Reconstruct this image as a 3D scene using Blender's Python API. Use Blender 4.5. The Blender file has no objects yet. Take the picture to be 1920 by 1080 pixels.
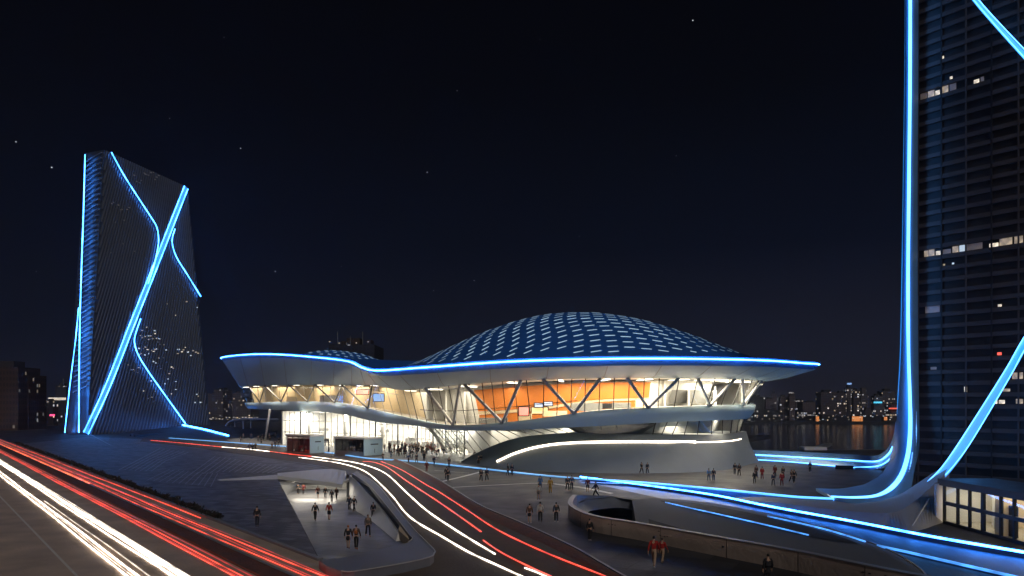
import bpy, bmesh, math, random
from mathutils import Vector, Matrix
from mathutils.bvhtree import BVHTree
random.seed(7)
V = Vector
sc = bpy.context.scene
C = sc.collection
F, CH, HY = 1400.0, 10.0, 760.0     # focal length in photo pixels, eye height, horizon row

def P(px, py, d): return V(((px-960)/F*d, d, CH+(HY-py)/F*d))
def G(px, py, z=0.0): return P(px, py, F*(CH-z)/(py-HY))
def GX(X, Y, z=0.0): return V((X, Y, z))

# ------------------------------------------------------------------ materials
def nodes(name):
    m = bpy.data.materials.new(name); m.use_nodes = True
    nt = m.node_tree; nt.nodes.clear()
    return m, nt, nt.nodes, nt.links

def pbr(name, col, rough=0.5, metal=0.0, var=0.25, scale=1.0, bump=0.0, bscale=8.0, stretch=(1,1,1), detail=6, spec=0.5, coat=0.0):
    m, nt, N, L = nodes(name)
    out = N.new('ShaderNodeOutputMaterial'); b = N.new('ShaderNodeBsdfPrincipled')
    L.new(b.outputs[0], out.inputs[0])
    tc = N.new('ShaderNodeTexCoord'); mp = N.new('ShaderNodeMapping'); mp.inputs['Scale'].default_value = stretch
    L.new(tc.outputs['Object'], mp.inputs[0])
    n = N.new('ShaderNodeTexNoise'); n.inputs['Scale'].default_value = scale; n.inputs['Detail'].default_value = detail
    L.new(mp.outputs[0], n.inputs[0])
    r = N.new('ShaderNodeValToRGB')
    c = V(col)
    r.color_ramp.elements[0].position = 0.2; r.color_ramp.elements[1].position = 0.8
    r.color_ramp.elements[0].color = (*(c*(1-var)), 1); r.color_ramp.elements[1].color = (*[min(1, x*(1+var)) for x in c], 1)
    L.new(n.outputs[0], r.inputs[0]); L.new(r.outputs[0], b.inputs['Base Color'])
    mr = N.new('ShaderNodeMapRange'); mr.inputs[3].default_value = max(0.02, rough*(1-var*.8)); mr.inputs[4].default_value = min(1, rough*(1+var*.8))
    L.new(n.outputs[0], mr.inputs[0]); L.new(mr.outputs[0], b.inputs['Roughness'])
    b.inputs['Metallic'].default_value = metal
    b.inputs['Specular IOR Level'].default_value = spec
    b.inputs['Coat Weight'].default_value = coat
    if bump:
        n2 = N.new('ShaderNodeTexNoise'); n2.inputs['Scale'].default_value = bscale; n2.inputs['Detail'].default_value = 4
        L.new(mp.outputs[0], n2.inputs[0])
        bp = N.new('ShaderNodeBump'); bp.inputs['Strength'].default_value = bump; bp.inputs['Distance'].default_value = 0.1
        L.new(n2.outputs[0], bp.inputs['Height']); L.new(bp.outputs[0], b.inputs['Normal'])
    return m

def paving(name, col, tile, rough=0.35, bump=0.3, var=0.3, spec=0.5):
    """stone slabs: brick pattern joints, slab-to-slab tone"""
    m, nt, N, L = nodes(name)
    out = N.new('ShaderNodeOutputMaterial'); b = N.new('ShaderNodeBsdfPrincipled'); L.new(b.outputs[0], out.inputs[0])
    tc = N.new('ShaderNodeTexCoord'); mp = N.new('ShaderNodeMapping'); mp.inputs['Rotation'].default_value = (0, 0, 0.5)
    L.new(tc.outputs['Object'], mp.inputs[0])
    b.inputs['Specular IOR Level'].default_value = spec
    br = N.new('ShaderNodeTexBrick'); br.inputs['Scale'].default_value = 1.0
    br.inputs['Brick Width'].default_value = tile*1.6; br.inputs['Row Height'].default_value = tile
    br.inputs['Mortar Size'].default_value = 0.04
    c = V(col)
    br.inputs['Color1'].default_value = (*(c*(1-var)), 1); br.inputs['Color2'].default_value = (*(c*(1+var)), 1)
    br.inputs['Mortar'].default_value = (*(c*0.4), 1)
    L.new(mp.outputs[0], br.inputs[0])
    n = N.new('ShaderNodeTexNoise'); n.inputs['Scale'].default_value = 0.35; n.inputs['Detail'].default_value = 8; L.new(tc.outputs['Object'], n.inputs[0])
    mx = N.new('ShaderNodeMix'); mx.data_type = 'RGBA'; mx.blend_type = 'OVERLAY'; mx.inputs[0].default_value = 0.6
    L.new(br.outputs[0], mx.inputs[6]); L.new(n.outputs[0], mx.inputs[7]); L.new(mx.outputs[2], b.inputs['Base Color'])
    mr = N.new('ShaderNodeMapRange'); mr.inputs[3].default_value = rough*0.6; mr.inputs[4].default_value = rough*1.5
    L.new(n.outputs[0], mr.inputs[0]); L.new(mr.outputs[0], b.inputs['Roughness'])
    n3 = N.new('ShaderNodeTexNoise'); n3.inputs['Scale'].default_value = 3.0; n3.inputs['Detail'].default_value = 4; L.new(tc.outputs['Object'], n3.inputs[0])
    bp = N.new('ShaderNodeBump'); bp.inputs['Strength'].default_value = bump; bp.inputs['Distance'].default_value = 0.08
    L.new(n3.outputs[0], bp.inputs['Height']); L.new(bp.outputs[0], b.inputs['Normal'])
    return m

def emit(name, col, s, base=None, nsc=0.15, lo=0.8, hi=1.2):
    m, nt, N, L = nodes(name)
    out = N.new('ShaderNodeOutputMaterial'); b = N.new('ShaderNodeBsdfPrincipled'); L.new(b.outputs[0], out.inputs[0])
    b.inputs['Base Color'].default_value = (*(base or (0.5, 0.5, 0.5)), 1); b.inputs['Roughness'].default_value = 0.4
    n = N.new('ShaderNodeTexNoise'); n.inputs['Scale'].default_value = nsc
    tc = N.new('ShaderNodeTexCoord'); L.new(tc.outputs['Object'], n.inputs[0])
    mr = N.new('ShaderNodeMapRange'); mr.inputs[1].default_value = 0.3; mr.inputs[2].default_value = 0.7
    mr.inputs[3].default_value = s*lo; mr.inputs[4].default_value = s*hi
    L.new(n.outputs[0], mr.inputs[0]); L.new(mr.outputs[0], b.inputs['Emission Strength'])
    b.inputs['Emission Color'].default_value = (*col, 1)
    return m

def glass(name, tint=(0.9, 0.95, 0.95), refl=0.08, rough=0.03):
    m, nt, N, L = nodes(name)
    out = N.new('ShaderNodeOutputMaterial'); mix = N.new('ShaderNodeMixShader')
    t = N.new('ShaderNodeBsdfTransparent'); t.inputs[0].default_value = (*tint, 1)
    g = N.new('ShaderNodeBsdfGlossy'); g.inputs['Roughness'].default_value = rough
    fr = N.new('ShaderNodeLayerWeight'); fr.inputs[0].default_value = 0.5
    pw = N.new('ShaderNodeMath'); pw.operation = 'POWER'; pw.inputs[1].default_value = 4.0; L.new(fr.outputs['Facing'], pw.inputs[0])
    ma = N.new('ShaderNodeMath'); ma.operation = 'MULTIPLY_ADD'; ma.inputs[1].default_value = 0.3; ma.inputs[2].default_value = refl*0.4; ma.use_clamp = True
    L.new(pw.outputs[0], ma.inputs[0]); L.new(ma.outputs[0], mix.inputs[0]); L.new(t.outputs[0], mix.inputs[1]); L.new(g.outputs[0], mix.inputs[2])
    L.new(mix.outputs[0], out.inputs[0])
    return m

def city(name, wall, thr, w=3.0, h=3.4, s=1.2, rows=0.45, tint=((1, .72, .42), (.85, .9, 1))):
    """facade with a grid of windows, some of them lit"""
    m, nt, N, L = nodes(name)
    out = N.new('ShaderNodeOutputMaterial'); b = N.new('ShaderNodeBsdfPrincipled'); L.new(b.outputs[0], out.inputs[0])
    tc = N.new('ShaderNodeTexCoord'); sx = N.new('ShaderNodeSeparateXYZ'); L.new(tc.outputs['Object'], sx.inputs[0])
    oi = N.new('ShaderNodeObjectInfo')
    def M(op, a, bb=None):
        n = N.new('ShaderNodeMath'); n.operation = op
        for i, x in enumerate((a, bb)):
            if x is None: continue
            if isinstance(x, (int, float)): n.inputs[i].default_value = x
            else: L.new(x, n.inputs[i])
        return n.outputs[0]
    u = M('DIVIDE', M('ADD', sx.outputs[0], sx.outputs[1]), w); v = M('DIVIDE', sx.outputs[2], h)
    cu, cv = M('FLOOR', u), M('FLOOR', v); fu, fv = M('FRACT', u), M('FRACT', v)
    cb = N.new('ShaderNodeCombineXYZ'); L.new(cu, cb.inputs[0]); L.new(cv, cb.inputs[1]); L.new(M('MULTIPLY', oi.outputs['Random'], 97.0), cb.inputs[2])
    wn = N.new('ShaderNodeTexWhiteNoise'); wn.noise_dimensions = '3D'; L.new(cb.outputs[0], wn.inputs['Vector'])
    # whole lit floors, now and then
    cb2 = N.new('ShaderNodeCombineXYZ'); L.new(cv, cb2.inputs[1]); L.new(M('MULTIPLY', oi.outputs['Random'], 53.0), cb2.inputs[2])
    wn2 = N.new('ShaderNodeTexWhiteNoise'); wn2.noise_dimensions = '3D'; L.new(cb2.outputs[0], wn2.inputs['Vector'])
    prob = M('ADD', thr, M('MULTIPLY', M('GREATER_THAN', wn2.outputs[0], 0.93), rows))
    lit = M('LESS_THAN', wn.outputs[0], prob)
    mask = M('MULTIPLY', M('MULTIPLY', M('GREATER_THAN', fu, 0.2), M('LESS_THAN', fu, 0.85)), M('MULTIPLY', M('GREATER_THAN', fv, 0.25), M('LESS_THAN', fv, 0.8)))
    geo = N.new('ShaderNodeNewGeometry'); sn = N.new('ShaderNodeSeparateXYZ'); L.new(geo.outputs['Normal'], sn.inputs[0])
    mask = M('MULTIPLY', mask, M('LESS_THAN', M('ABSOLUTE', sn.outputs[2]), 0.5))
    on = M('MULTIPLY', lit, mask)
    cr = N.new('ShaderNodeValToRGB'); cr.color_ramp.elements[0].color = (*tint[0], 1); cr.color_ramp.elements[1].color = (*tint[1], 1)
    sp = N.new('ShaderNodeSeparateColor'); L.new(wn.outputs['Color'], sp.inputs[0]); L.new(sp.outputs[1], cr.inputs[0])
    L.new(cr.outputs[0], b.inputs['Emission Color'])
    L.new(M('MULTIPLY', on, M('MULTIPLY', M('ADD', sp.outputs[2], 0.25), s)), b.inputs['Emission Strength'])
    mx = N.new('ShaderNodeMix'); mx.data_type = 'RGBA'; L.new(mask, mx.inputs[0])
    mx.inputs[6].default_value = (*wall, 1); mx.inputs[7].default_value = (*[x*0.35 for x in wall], 1)
    L.new(mx.outputs[2], b.inputs['Base Color']); b.inputs['Roughness'].default_value = 0.7
    return m

BLUE = (0.035, 0.24, 1.0)
M = dict(
    plaza=paving('plaza_stone', (0.046, 0.045, 0.048), 2.4, 0.55, 0.3, 0.3, 0.22),
    slate=paving('slate_stone', (0.12, 0.115, 0.12), 0.9, 0.5, 1.0, 0.5),
    asphalt=pbr('asphalt', (0.13, 0.10, 0.08), 0.75, 0, 0.35, 0.5, 0.7, 5.0, spec=0.3),
    asphalt2=pbr('asphalt_lamplit', (0.56, 0.43, 0.345), 0.8, 0, 0.35, 0.25, 0.7, 4.0),  # asphalt colour raised and warmed for the lamplight on the left road
    verge=pbr('red_brown_gravel', (0.16, 0.06, 0.035), 0.9, 0, 0.5, 1.2, 1.0, 6.0),
    concrete=pbr('pale_concrete', (0.20, 0.21, 0.225), 0.45, 0, 0.12, 0.4, 0.08, 3),
    panel=pbr('white_cladding_led_tint', (0.50, 0.67, 0.75), 0.36, 0.0, 0.05, 0.12, 0.0, 1.5),  # white cladding, with blue LED light put into its base colour
    drum=pbr('grey_render', (0.20, 0.22, 0.22), 0.5, 0, 0.12, 0.3, 0.05, 6),
    roof=pbr('blue_metal_roof', (0.035, 0.18, 0.66), 0.38, 0.0, 0.15, 0.3, 0.03, 2),
    fascia=pbr('led_tinted_fascia', (0.14, 0.36, 0.75), 0.3, 0.2, 0.1, 0.3),  # white fascia with the rim LED's blue light put into its colour
    white=pbr('white_paint', (0.78, 0.77, 0.74), 0.5, 0, 0.05, 0.5),
    cream=pbr('cream_wall', (0.78, 0.62, 0.40), 0.6, 0, 0.12, 0.3),
    orange=pbr('orange_wall', (0.72, 0.22, 0.035), 0.55, 0, 0.07, 0.25),
    steel=pbr('grey_steel', (0.26, 0.26, 0.25), 0.4, 0.3, 0.1, 0.6),
    dark=pbr('dark_metal', (0.025, 0.026, 0.03), 0.4, 0.3, 0.3, 0.8),
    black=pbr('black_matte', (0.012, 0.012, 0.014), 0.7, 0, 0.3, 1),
    floor=pbr('pale_floor', (0.45, 0.42, 0.37), 0.25, 0, 0.1, 0.4),
    mound=pbr('smooth_shell', (0.12, 0.13, 0.15), 0.7, 0.0, 0.15, 0.3, 0.04, 2, spec=0.2),
    timber=pbr('pinkish_concrete', (0.46, 0.36, 0.30), 0.65, 0, 0.18, 0.7, 0.3, 4),
    rampstone=paving('ramp_stone', (0.125, 0.13, 0.145), 1.8, 0.45, 0.2, 0.2, 0.4),
    hall_spill=paving('hall_spill_paving', (0.24, 0.235, 0.225), 1.6, 0.5, 0.2, 0.15, 0.4),  # plaza stone made paler for the hall light falling on it
    kerbstone=pbr('dark_kerbstone', (0.165, 0.175, 0.21), 0.5, 0, 0.15, 0.6, 0.1, 5),
    path=pbr('led_tinted_path', (0.05, 0.14, 0.33), 0.42, 0, 0.2, 0.5, 0.1, 6),  # blue of the LED strips put into the base colour
    slab=pbr('grey_slab', (0.26, 0.255, 0.26), 0.5, 0, 0.12, 0.4, 0.06, 4),
    band=pbr('led_tinted_metal', (0.16, 0.36, 0.66), 0.35, 0.1, 0.12, 0.4),  # blue light of the strips put into the metal's base colour
    tower=pbr('tower_facade', (0.09, 0.115, 0.165), 0.3, 0.3, 0.2, 0.06),
    fin=pbr('tower_fin', (0.21, 0.23, 0.26), 0.35, 0.3, 0.15, 0.1),
    louvre=pbr('louvre', (0.28, 0.31, 0.36), 0.35, 0.2, 0.1, 0.3),
    tglass=pbr('dark_tower_glass', (0.026, 0.023, 0.022), 0.45, 0.0, 0.4, 0.12, 0.05, 0.4),
    spandrel=pbr('spandrel', (0.11, 0.095, 0.09), 0.45, 0.2, 0.2, 0.3),
    glass=glass('clear_glass', (0.93, 0.96, 0.95), 0.1, 0.02),
    kglass=glass('tinted_glass', (0.45, 0.42, 0.42), 0.2, 0.03),
    blue=emit('blue_led', BLUE, 22, None, .6, .45, 1.5),
    blue2=emit('blue_led_thin', (0.07, 0.34, 1.0), 1.4, None, .8, .4, 1.6),
    bluerim=emit('blue_led_rim', (0.05, 0.26, 1.0), 24),
    bluewide=emit('blue_led_wide', (0.085, 0.40, 1.0), 2.2),
    bluepale=emit('blue_led_pale', (0.16, 0.50, 1.0), 1.0),
    blueribbon=emit('blue_led_ribbon', (0.08, 0.36, 1.0), 5),
    bluefill=emit('blue_light_panel', (0.008, 0.30, 1.0), 1.05),
    bluetower=emit('blue_led_tower', (0.04, 0.27, 1.0), 16, None, .25, .4, 1.5),
    warm=emit('warm_led', (1.0, 0.84, 0.66), 5),
    trailw=emit('white_light_line', (1.0, 0.86, 0.70), 4.5, None, .35, .25, 1.8),
    trailw2=emit('faint_white_light_line', (1.0, 0.84, 0.68), .9, None, .35, .25, 1.8),
    trailr=emit('red_light_line', (1.0, 0.06, 0.03), 1.5, None, .35, .25, 1.8),
    trailr2=emit('dim_red_light_line', (1.0, 0.03, 0.02), 0.35, None, .35, .25, 1.8),
    trailo=emit('orange_light_line', (1.0, 0.15, 0.04), 2, None, .35, .25, 1.8),
    skyl=emit('skylight_glow', (0.50, 0.80, 1.0), .7, None, .4, .7, 1.25),
    skyl2=emit('skylight_glow_dim', (0.40, 0.72, 1.0), 0.32),
    lamp=emit('ceiling_lamp', (1.0, 0.86, 0.66), 7),
    lampw=emit('white_ceiling_lamp', (1.0, 0.93, 0.80), 4),
    winw=emit('lit_window_warm', (1.0, 0.78, 0.52), 0.35, None, 1.7, .15, 1.7),
    winb=emit('lit_window_bright', (1.0, 0.86, 0.66), 0.9, None, 1.7, .15, 1.7),
    wind=emit('lit_window_dim', (1.0, 0.70, 0.48), 0.05, None, 1.7, .15, 1.7),
    winc=emit('lit_window_cool', (0.7, 0.85, 1.0), 0.7),
    amber=emit('amber_lit_wall', (1.0, 0.30, 0.035), .85),
    screen_r=emit('red_screen', (1.0, 0.06, 0.03), 1.6),
    screen_b=emit('blue_screen', (0.25, 0.5, 1.0), 1.0),
    screen_y=emit('yellow_display', (1.0, 0.62, 0.15), 1.2),
    cyan=emit('cyan_sign', (0.05, 0.6, 0.9), 1.6),
    redsign=emit('red_sign', (1.0, 0.10, 0.04), 1.4),
    pink=emit('pink_sign', (1.0, 0.04, 0.18), 2.5),
    star=emit('star_light', (0.85, 0.9, 1.0), 1.3),
    city1=city('city_facade_brown', (0.16, 0.125, 0.14), 0.05, 2.4, 2.6, 0.8),
    city2=city('city_facade_grey', (0.14, 0.125, 0.155), 0.07, 2.4, 2.6, 0.9),
    city3=city('city_facade_bright', (0.10, 0.08, 0.09), 0.14, 2.6, 2.8, 1.1),
    city4=city('city_facade_dark', (0.025, 0.025, 0.035), 0.05, 2.2, 2.6, 0.9),
    brown=city('brown_block', (0.055, 0.034, 0.024), 0.035, 1.3, 2.4, 0.3, 0.0),
    land=pbr('dark_land', (0.03, 0.03, 0.034), 0.9, 0, 0.3, 0.02),
    leaf=pbr('hedge_leaf', (0.018, 0.018, 0.012), 0.8, 0, 0.5, 3),
    line=pbr('pale_paving_line', (0.5, 0.5, 0.5), 0.5, 0, 0.15, 1),
    groove=pbr('groove_edge', (0.30, 0.31, 0.34), 0.5, 0, 0.4, 0.4),
    mark=pbr('road_paint', (0.75, 0.70, 0.64), 0.6, 0, 0.15, 2),
    skin=pbr('skin', (0.50, 0.30, 0.20), 0.6, 0, 0.05, 5),
    hair=pbr('dark_hair', (0.014, 0.011, 0.009), 0.5, 0, 0.2, 9),
    shoe=pbr('shoe_leather', (0.03, 0.025, 0.022), 0.5, 0, 0.2, 9),
    whiteshoe=pbr('white_shoe', (0.55, 0.52, 0.5), 0.5, 0, 0.1, 9),
)
# water
def water():
    m, nt, N, L = nodes('dark_water')
    out = N.new('ShaderNodeOutputMaterial'); b = N.new('ShaderNodeBsdfPrincipled'); L.new(b.outputs[0], out.inputs[0])
    b.inputs['Base Color'].default_value = (0.006, 0.009, 0.014, 1); b.inputs['Roughness'].default_value = 0.12; b.inputs['IOR'].default_value = 1.33
    tc = N.new('ShaderNodeTexCoord'); mp = N.new('ShaderNodeMapping'); mp.inputs['Scale'].default_value = (0.25, 0.6, 1); L.new(tc.outputs['Object'], mp.inputs[0])
    n = N.new('ShaderNodeTexNoise'); n.inputs['Scale'].default_value = 0.5; n.inputs['Detail'].default_value = 5; L.new(mp.outputs[0], n.inputs[0])
    bp = N.new('ShaderNodeBump'); bp.inputs['Strength'].default_value = 0.35; bp.inputs['Distance'].default_value = 0.5
    L.new(n.outputs[0], bp.inputs['Height']); L.new(bp.outputs[0], b.inputs['Normal'])
    return m
M['water'] = water()
def cloth(name, col): 
    M[name] = pbr('cloth_'+name, col, 0.85, 0, 0.15, 12)
for n_, c_ in dict(c_black=(.015,.015,.018), c_navy=(.02,.028,.06), c_char=(.045,.045,.05), c_red=(.40,.022,.018), c_blue=(.06,.17,.40), c_yellow=(.45,.25,.03),
                   c_white=(.55,.54,.52), c_khaki=(.42,.29,.19), c_brown=(.11,.06,.04), c_orange=(.42,.13,.03), c_taupe=(.16,.13,.11), c_lblue=(.16,.36,.65), c_maroon=(.16,.02,.02), c_denim=(.05,.09,.18)).items(): cloth(n_, c_)

# ------------------------------------------------------------------ object helpers
WM = {}
def tag(o, label=None, cat=None, group=None, kind=None):
    if label: o['label'] = label
    if cat: o['category'] = cat
    if group: o['group'] = group
    if kind: o['kind'] = kind
    return o
def thing(name, label, cat, loc, group=None):
    o = bpy.data.objects.new(name, None); C.objects.link(o); o.empty_display_size = 0.5
    o.location = loc; WM[o] = V(loc)
    return tag(o, label, cat, group)
def mesh(name, vf, mat, parent=None, smooth=False, label=None, cat=None, group=None, kind=None, origin=None):
    vs, fs = vf
    vs = [V(v) for v in vs]
    if origin is None:
        lo = [min(v[i] for v in vs) for i in range(3)]; hi = [max(v[i] for v in vs) for i in range(3)]
        origin = V(((lo[0]+hi[0])/2, (lo[1]+hi[1])/2, lo[2]))
    me = bpy.data.meshes.new(name); me.from_pydata([v-origin for v in vs], [], fs)
    me.validate(); me.update()
    mats = mat if isinstance(mat, (list, tuple)) else [mat]
    for m in mats: me.materials.append(m)
    if smooth:
        for p in me.polygons: p.use_smooth = True
    o = bpy.data.objects.new(name, me); C.objects.link(o)
    if parent is not None: o.parent = parent; o.location = origin - WM[parent]
    else: o.location = origin
    WM[o] = origin
    return tag(o, label, cat, group, kind)
def struct(name, vf, mat, label=None, smooth=False): return mesh(name, vf, mat, None, smooth, label, None, None, 'structure')
def join(*vfs):
    vs, fs = [], []
    for v, f in vfs:
        k = len(vs); vs += list(v); fs += [tuple(i+k for i in q) for q in f]
    return vs, fs
def recalc(vf):
    bm = bmesh.new()
    bv = [bm.verts.new(v) for v in vf[0]]
    for f in vf[1]:
        try: bm.faces.new([bv[i] for i in f])
        except ValueError: pass
    bmesh.ops.recalc_face_normals(bm, faces=bm.faces)
    bm.verts.index_update()
    r = [v.co.copy() for v in bm.verts], [tuple(v.index for v in f.verts) for f in bm.faces]
    bm.free(); return r
def box(lo, hi, rz=0.0, at=(0, 0, 0), bev=0.0):
    bm = bmesh.new(); bmesh.ops.create_cube(bm, size=1)
    for v in bm.verts:
        v.co = V([lo[i]+(v.co[i]+.5)*(hi[i]-lo[i]) for i in range(3)])
    if bev: bmesh.ops.bevel(bm, geom=bm.edges[:], offset=bev, segments=2, affect='EDGES', profile=0.7)
    R = Matrix.Rotation(rz, 3, 'Z'); bm.verts.index_update()
    r = [R @ v.co + V(at) for v in bm.verts], [tuple(v.index for v in f.verts) for f in bm.faces]
    bm.free(); return r
def obox(o, ux, uy, uz):
    """box from a corner and three edge vectors"""
    o, ux, uy, uz = V(o), V(ux), V(uy), V(uz)
    vs = [o, o+ux, o+ux+uy, o+uy]; vs += [v+uz for v in vs]
    return recalc((vs, [(0, 1, 2, 3), (4, 5, 6, 7), (0, 1, 5, 4), (1, 2, 6, 5), (2, 3, 7, 6), (3, 0, 4, 7)]))
def crom(pts, n, closed=False):
    pts = [V(p) for p in pts]; k = len(pts); out = []
    segs = k if closed else k-1
    for i in range(segs):
        g = (lambda j: pts[j % k]) if closed else (lambda j: pts[max(0, min(k-1, j))])
        p0, p1, p2, p3 = g(i-1), g(i), g(i+1), g(i+2)
        for s in range(n):
            t = s/n
            out.append(0.5*((2*p1)+(p2-p0)*t+(2*p0-5*p1+4*p2-p3)*t*t+(3*p1-p0-3*p2+p3)*t**3))
    if not closed: out.append(pts[-1])
    return out
def sweep(pts, w, h, closed=False, up=(0, 0, 1), base=0.0):
    """rectangular section w x h along a path, standing on it (base = offset along up)"""
    up = V(up); n = len(pts); vs, fs = [], []
    for i, p in enumerate(pts):
        a = pts[(i-1) % n] if closed or i else p; b = pts[(i+1) % n] if closed or i < n-1 else p
        t = (b-a).normalized(); s = t.cross(up)
        s = s.normalized() if s.length > 1e-4 else V((1, 0, 0))
        ww = w[i] if isinstance(w, list) else w
        q = s.cross(t).normalized()
        p = p + q*base
        vs += [p-s*ww/2, p+s*ww/2, p+s*ww/2+q*h, p-s*ww/2+q*h]
    for i in range(n if closed else n-1):
        a, b = 4*i, 4*((i+1) % n)
        for k in range(4): fs.append((a+k, a+(k+1) % 4, b+(k+1) % 4, b+k))
    if not closed: fs += [(3, 2, 1, 0), tuple(4*(n-1)+k for k in range(4))]
    return vs, fs
def tube(pts, r, k=8, closed=False):
    n = len(pts); vs, fs = [], []
    for i, p in enumerate(pts):
        a = pts[(i-1) % n] if closed or i else p; b = pts[(i+1) % n] if closed or i < n-1 else p
        t = (b-a).normalized(); s = t.cross(V((0, 0, 1)))
        s = s.normalized() if s.length > 1e-3 else V((1, 0, 0))
        q = s.cross(t).normalized(); rr = r[i] if isinstance(r, list) else r
        vs += [p+(s*math.cos(2*math.pi*j/k)+q*math.sin(2*math.pi*j/k))*rr for j in range(k)]
    for i in range(n if closed else n-1):
        for j in range(k):
            a, b = k*i, k*((i+1) % n); fs.append((a+j, a+(j+1) % k, b+(j+1) % k, b+j))
    if not closed: fs += [tuple(range(k))[::-1], tuple(k*(n-1)+j for j in range(k))]
    return vs, fs
def loft(rings, closed=True, cap=False):
    n = len(rings[0]); vs, fs = [], []
    for r in rings: vs += list(r)
    for a in range(len(rings)-1):
        for i in range(n if closed else n-1):
            j = (i+1) % n
            fs.append((a*n+i, a*n+j, (a+1)*n+j, (a+1)*n+i))
    if cap: fs.append(tuple((len(rings)-1)*n+i for i in range(n)))
    return vs, fs
def fill(outline, holes=()):
    bm = bmesh.new(); es = []
    for lp in [outline, *holes]:
        bv = [bm.verts.new(p) for p in lp]
        es += [bm.edges.new((bv[i], bv[(i+1) % len(bv)])) for i in range(len(bv))]
    bmesh.ops.triangle_fill(bm, use_beauty=True, use_dissolve=False, edges=es, normal=(0, 0, 1))
    for f in bm.faces:
        f.normal_update()
        if f.normal.z < 0: f.normal_flip()
    bm.verts.index_update()
    r = [v.co.copy() for v in bm.verts], [tuple(v.index for v in f.verts) for f in bm.faces]
    bm.free(); return r
def prism(poly, z0, z1):
    """solid with a flat outline; z0 / z1 bottom and top height"""
    n = len(poly)
    lo = [V((p[0], p[1], z0)) for p in poly]; hi = [V((p[0], p[1], z1)) for p in poly]
    top = fill(hi); bot = fill(lo)
    return recalc(join(top, bot, loft([lo, hi])))
def weld(vf):
    bm = bmesh.new(); bv = [bm.verts.new(v) for v in vf[0]]
    for f in vf[1]:
        try: bm.faces.new([bv[i] for i in f])
        except ValueError: pass
    bmesh.ops.remove_doubles(bm, verts=bm.verts, dist=1e-4); bmesh.ops.recalc_face_normals(bm, faces=bm.faces)
    bm.verts.index_update()
    r = [v.co.copy() for v in bm.verts], [tuple(v.index for v in f.verts) for f in bm.faces]
    bm.free(); return r
def thick(rings, t, closed=False):
    """open surface strip given a thickness t along its normal"""
    n = len(rings[0]); m = len(rings); nr = []
    for a in range(m):
        row = []
        for i in range(n):
            du = rings[min(a+1, m-1)][i]-rings[max(a-1, 0)][i]; dv = rings[a][min(i+1, n-1)]-rings[a][max(i-1, 0)]
            nn = du.cross(dv); nn = nn.normalized() if nn.length > 1e-9 else V((0, 0, 1))
            row.append(rings[a][i]+nn*t)
        nr.append(row)
    f1 = loft(rings, False); f2 = loft(nr, False)
    k = len(f1[0]); fs = list(f1[1])+[tuple(i+k for i in q) for q in f2[1]]
    for i in range(n-1):
        fs.append((i, i+1, k+i+1, k+i)); b = (m-1)*n; fs.append((b+i, b+i+1, k+b+i+1, k+b+i))
    for a in range(m-1):
        fs.append((a*n, (a+1)*n, k+(a+1)*n, k+a*n)); e = n-1
        fs.append((a*n+e, (a+1)*n+e, k+(a+1)*n+e, k+a*n+e))
    return recalc((f1[0]+f2[0], fs))
def bvh(vf): return BVHTree.FromPolygons([V(v) for v in vf[0]], [tuple(f) for f in vf[1]])
def hit(tree, px, py, off=0.0):
    o = V((0, 0, CH)); d = V(((px-960)/F, 1, (HY-py)/F)).normalized()
    loc, nor, i, dist = tree.ray_cast(o, d)
    if loc is None: return None
    if nor.dot(d) > 0: nor = -nor
    return loc+nor*off
def plate(p, n, upv, w, h, t):
    """small rounded plate lying on a surface"""
    n = n.normalized(); s = upv.cross(n).normalized(); u = n.cross(s)
    ring = []
    for x, y in ((-.5, -.25), (-.38, -.5), (.38, -.5), (.5, -.25), (.5, .25), (.38, .5), (-.38, .5), (-.5, .25)):
        ring.append(p+s*x*w+u*y*h)
    top = [r+n*t for r in ring]
    vs, fs = loft([ring, top], True, True)
    return vs, fs
def area(name, loc, sx, sy, energy, col, parent=None, rot=(0, 0, 0)):
    l = bpy.data.lights.new(name, 'AREA'); l.shape = 'RECTANGLE'; l.size = sx; l.size_y = sy; l.energy = energy; l.color = col
    o = bpy.data.objects.new(name, l); C.objects.link(o); o.rotation_euler = rot
    o.location = V(loc)-(WM[parent] if parent else V((0, 0, 0)))
    if parent: o.parent = parent
    WM[o] = V(loc); return o

# ------------------------------------------------------------------ camera, sky, night fill lamp
cam = bpy.data.cameras.new('camera'); co = bpy.data.objects.new('camera', cam); C.objects.link(co)
co.location = (0, 0, CH); co.rotation_euler = (math.pi/2, 0, 0)
cam.sensor_width = 36; cam.lens = 36*F/1920; cam.shift_y = (HY-540)/1920; cam.clip_end = 9000; cam.clip_start = 0.5
sc.camera = co
w = bpy.data.worlds.new("World"); sc.world = w; w.use_nodes = True
nt = w.node_tree; N = nt.nodes; L = nt.links; N.clear()
out = N.new('ShaderNodeOutputWorld'); bg = N.new('ShaderNodeBackground'); L.new(bg.outputs[0], out.inputs[0]); bg.inputs[1].default_value = 1.0
tc = N.new('ShaderNodeTexCoord'); sx = N.new('ShaderNodeSeparateXYZ'); L.new(tc.outputs['Generated'], sx.inputs[0])
def ramp(stops):
    r = N.new('ShaderNodeValToRGB'); e = r.color_ramp.elements
    e[0].position, e[0].color = stops[0][0], (*stops[0][1], 1); e[1].position, e[1].color = stops[-1][0], (*stops[-1][1], 1)
    for p, c in stops[1:-1]:
        k = e.new(p); k.color = (*c, 1)
    return r
rl = ramp([(0, (0.0047, 0.0052, 0.0091)), (.06, (0.0034, 0.0047, 0.0102)), (.2, (0.0019, 0.0026, 0.0060)), (.38, (0.0011, 0.0012, 0.0023)), (.55, (0.0007, 0.0007, 0.0013))])
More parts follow.
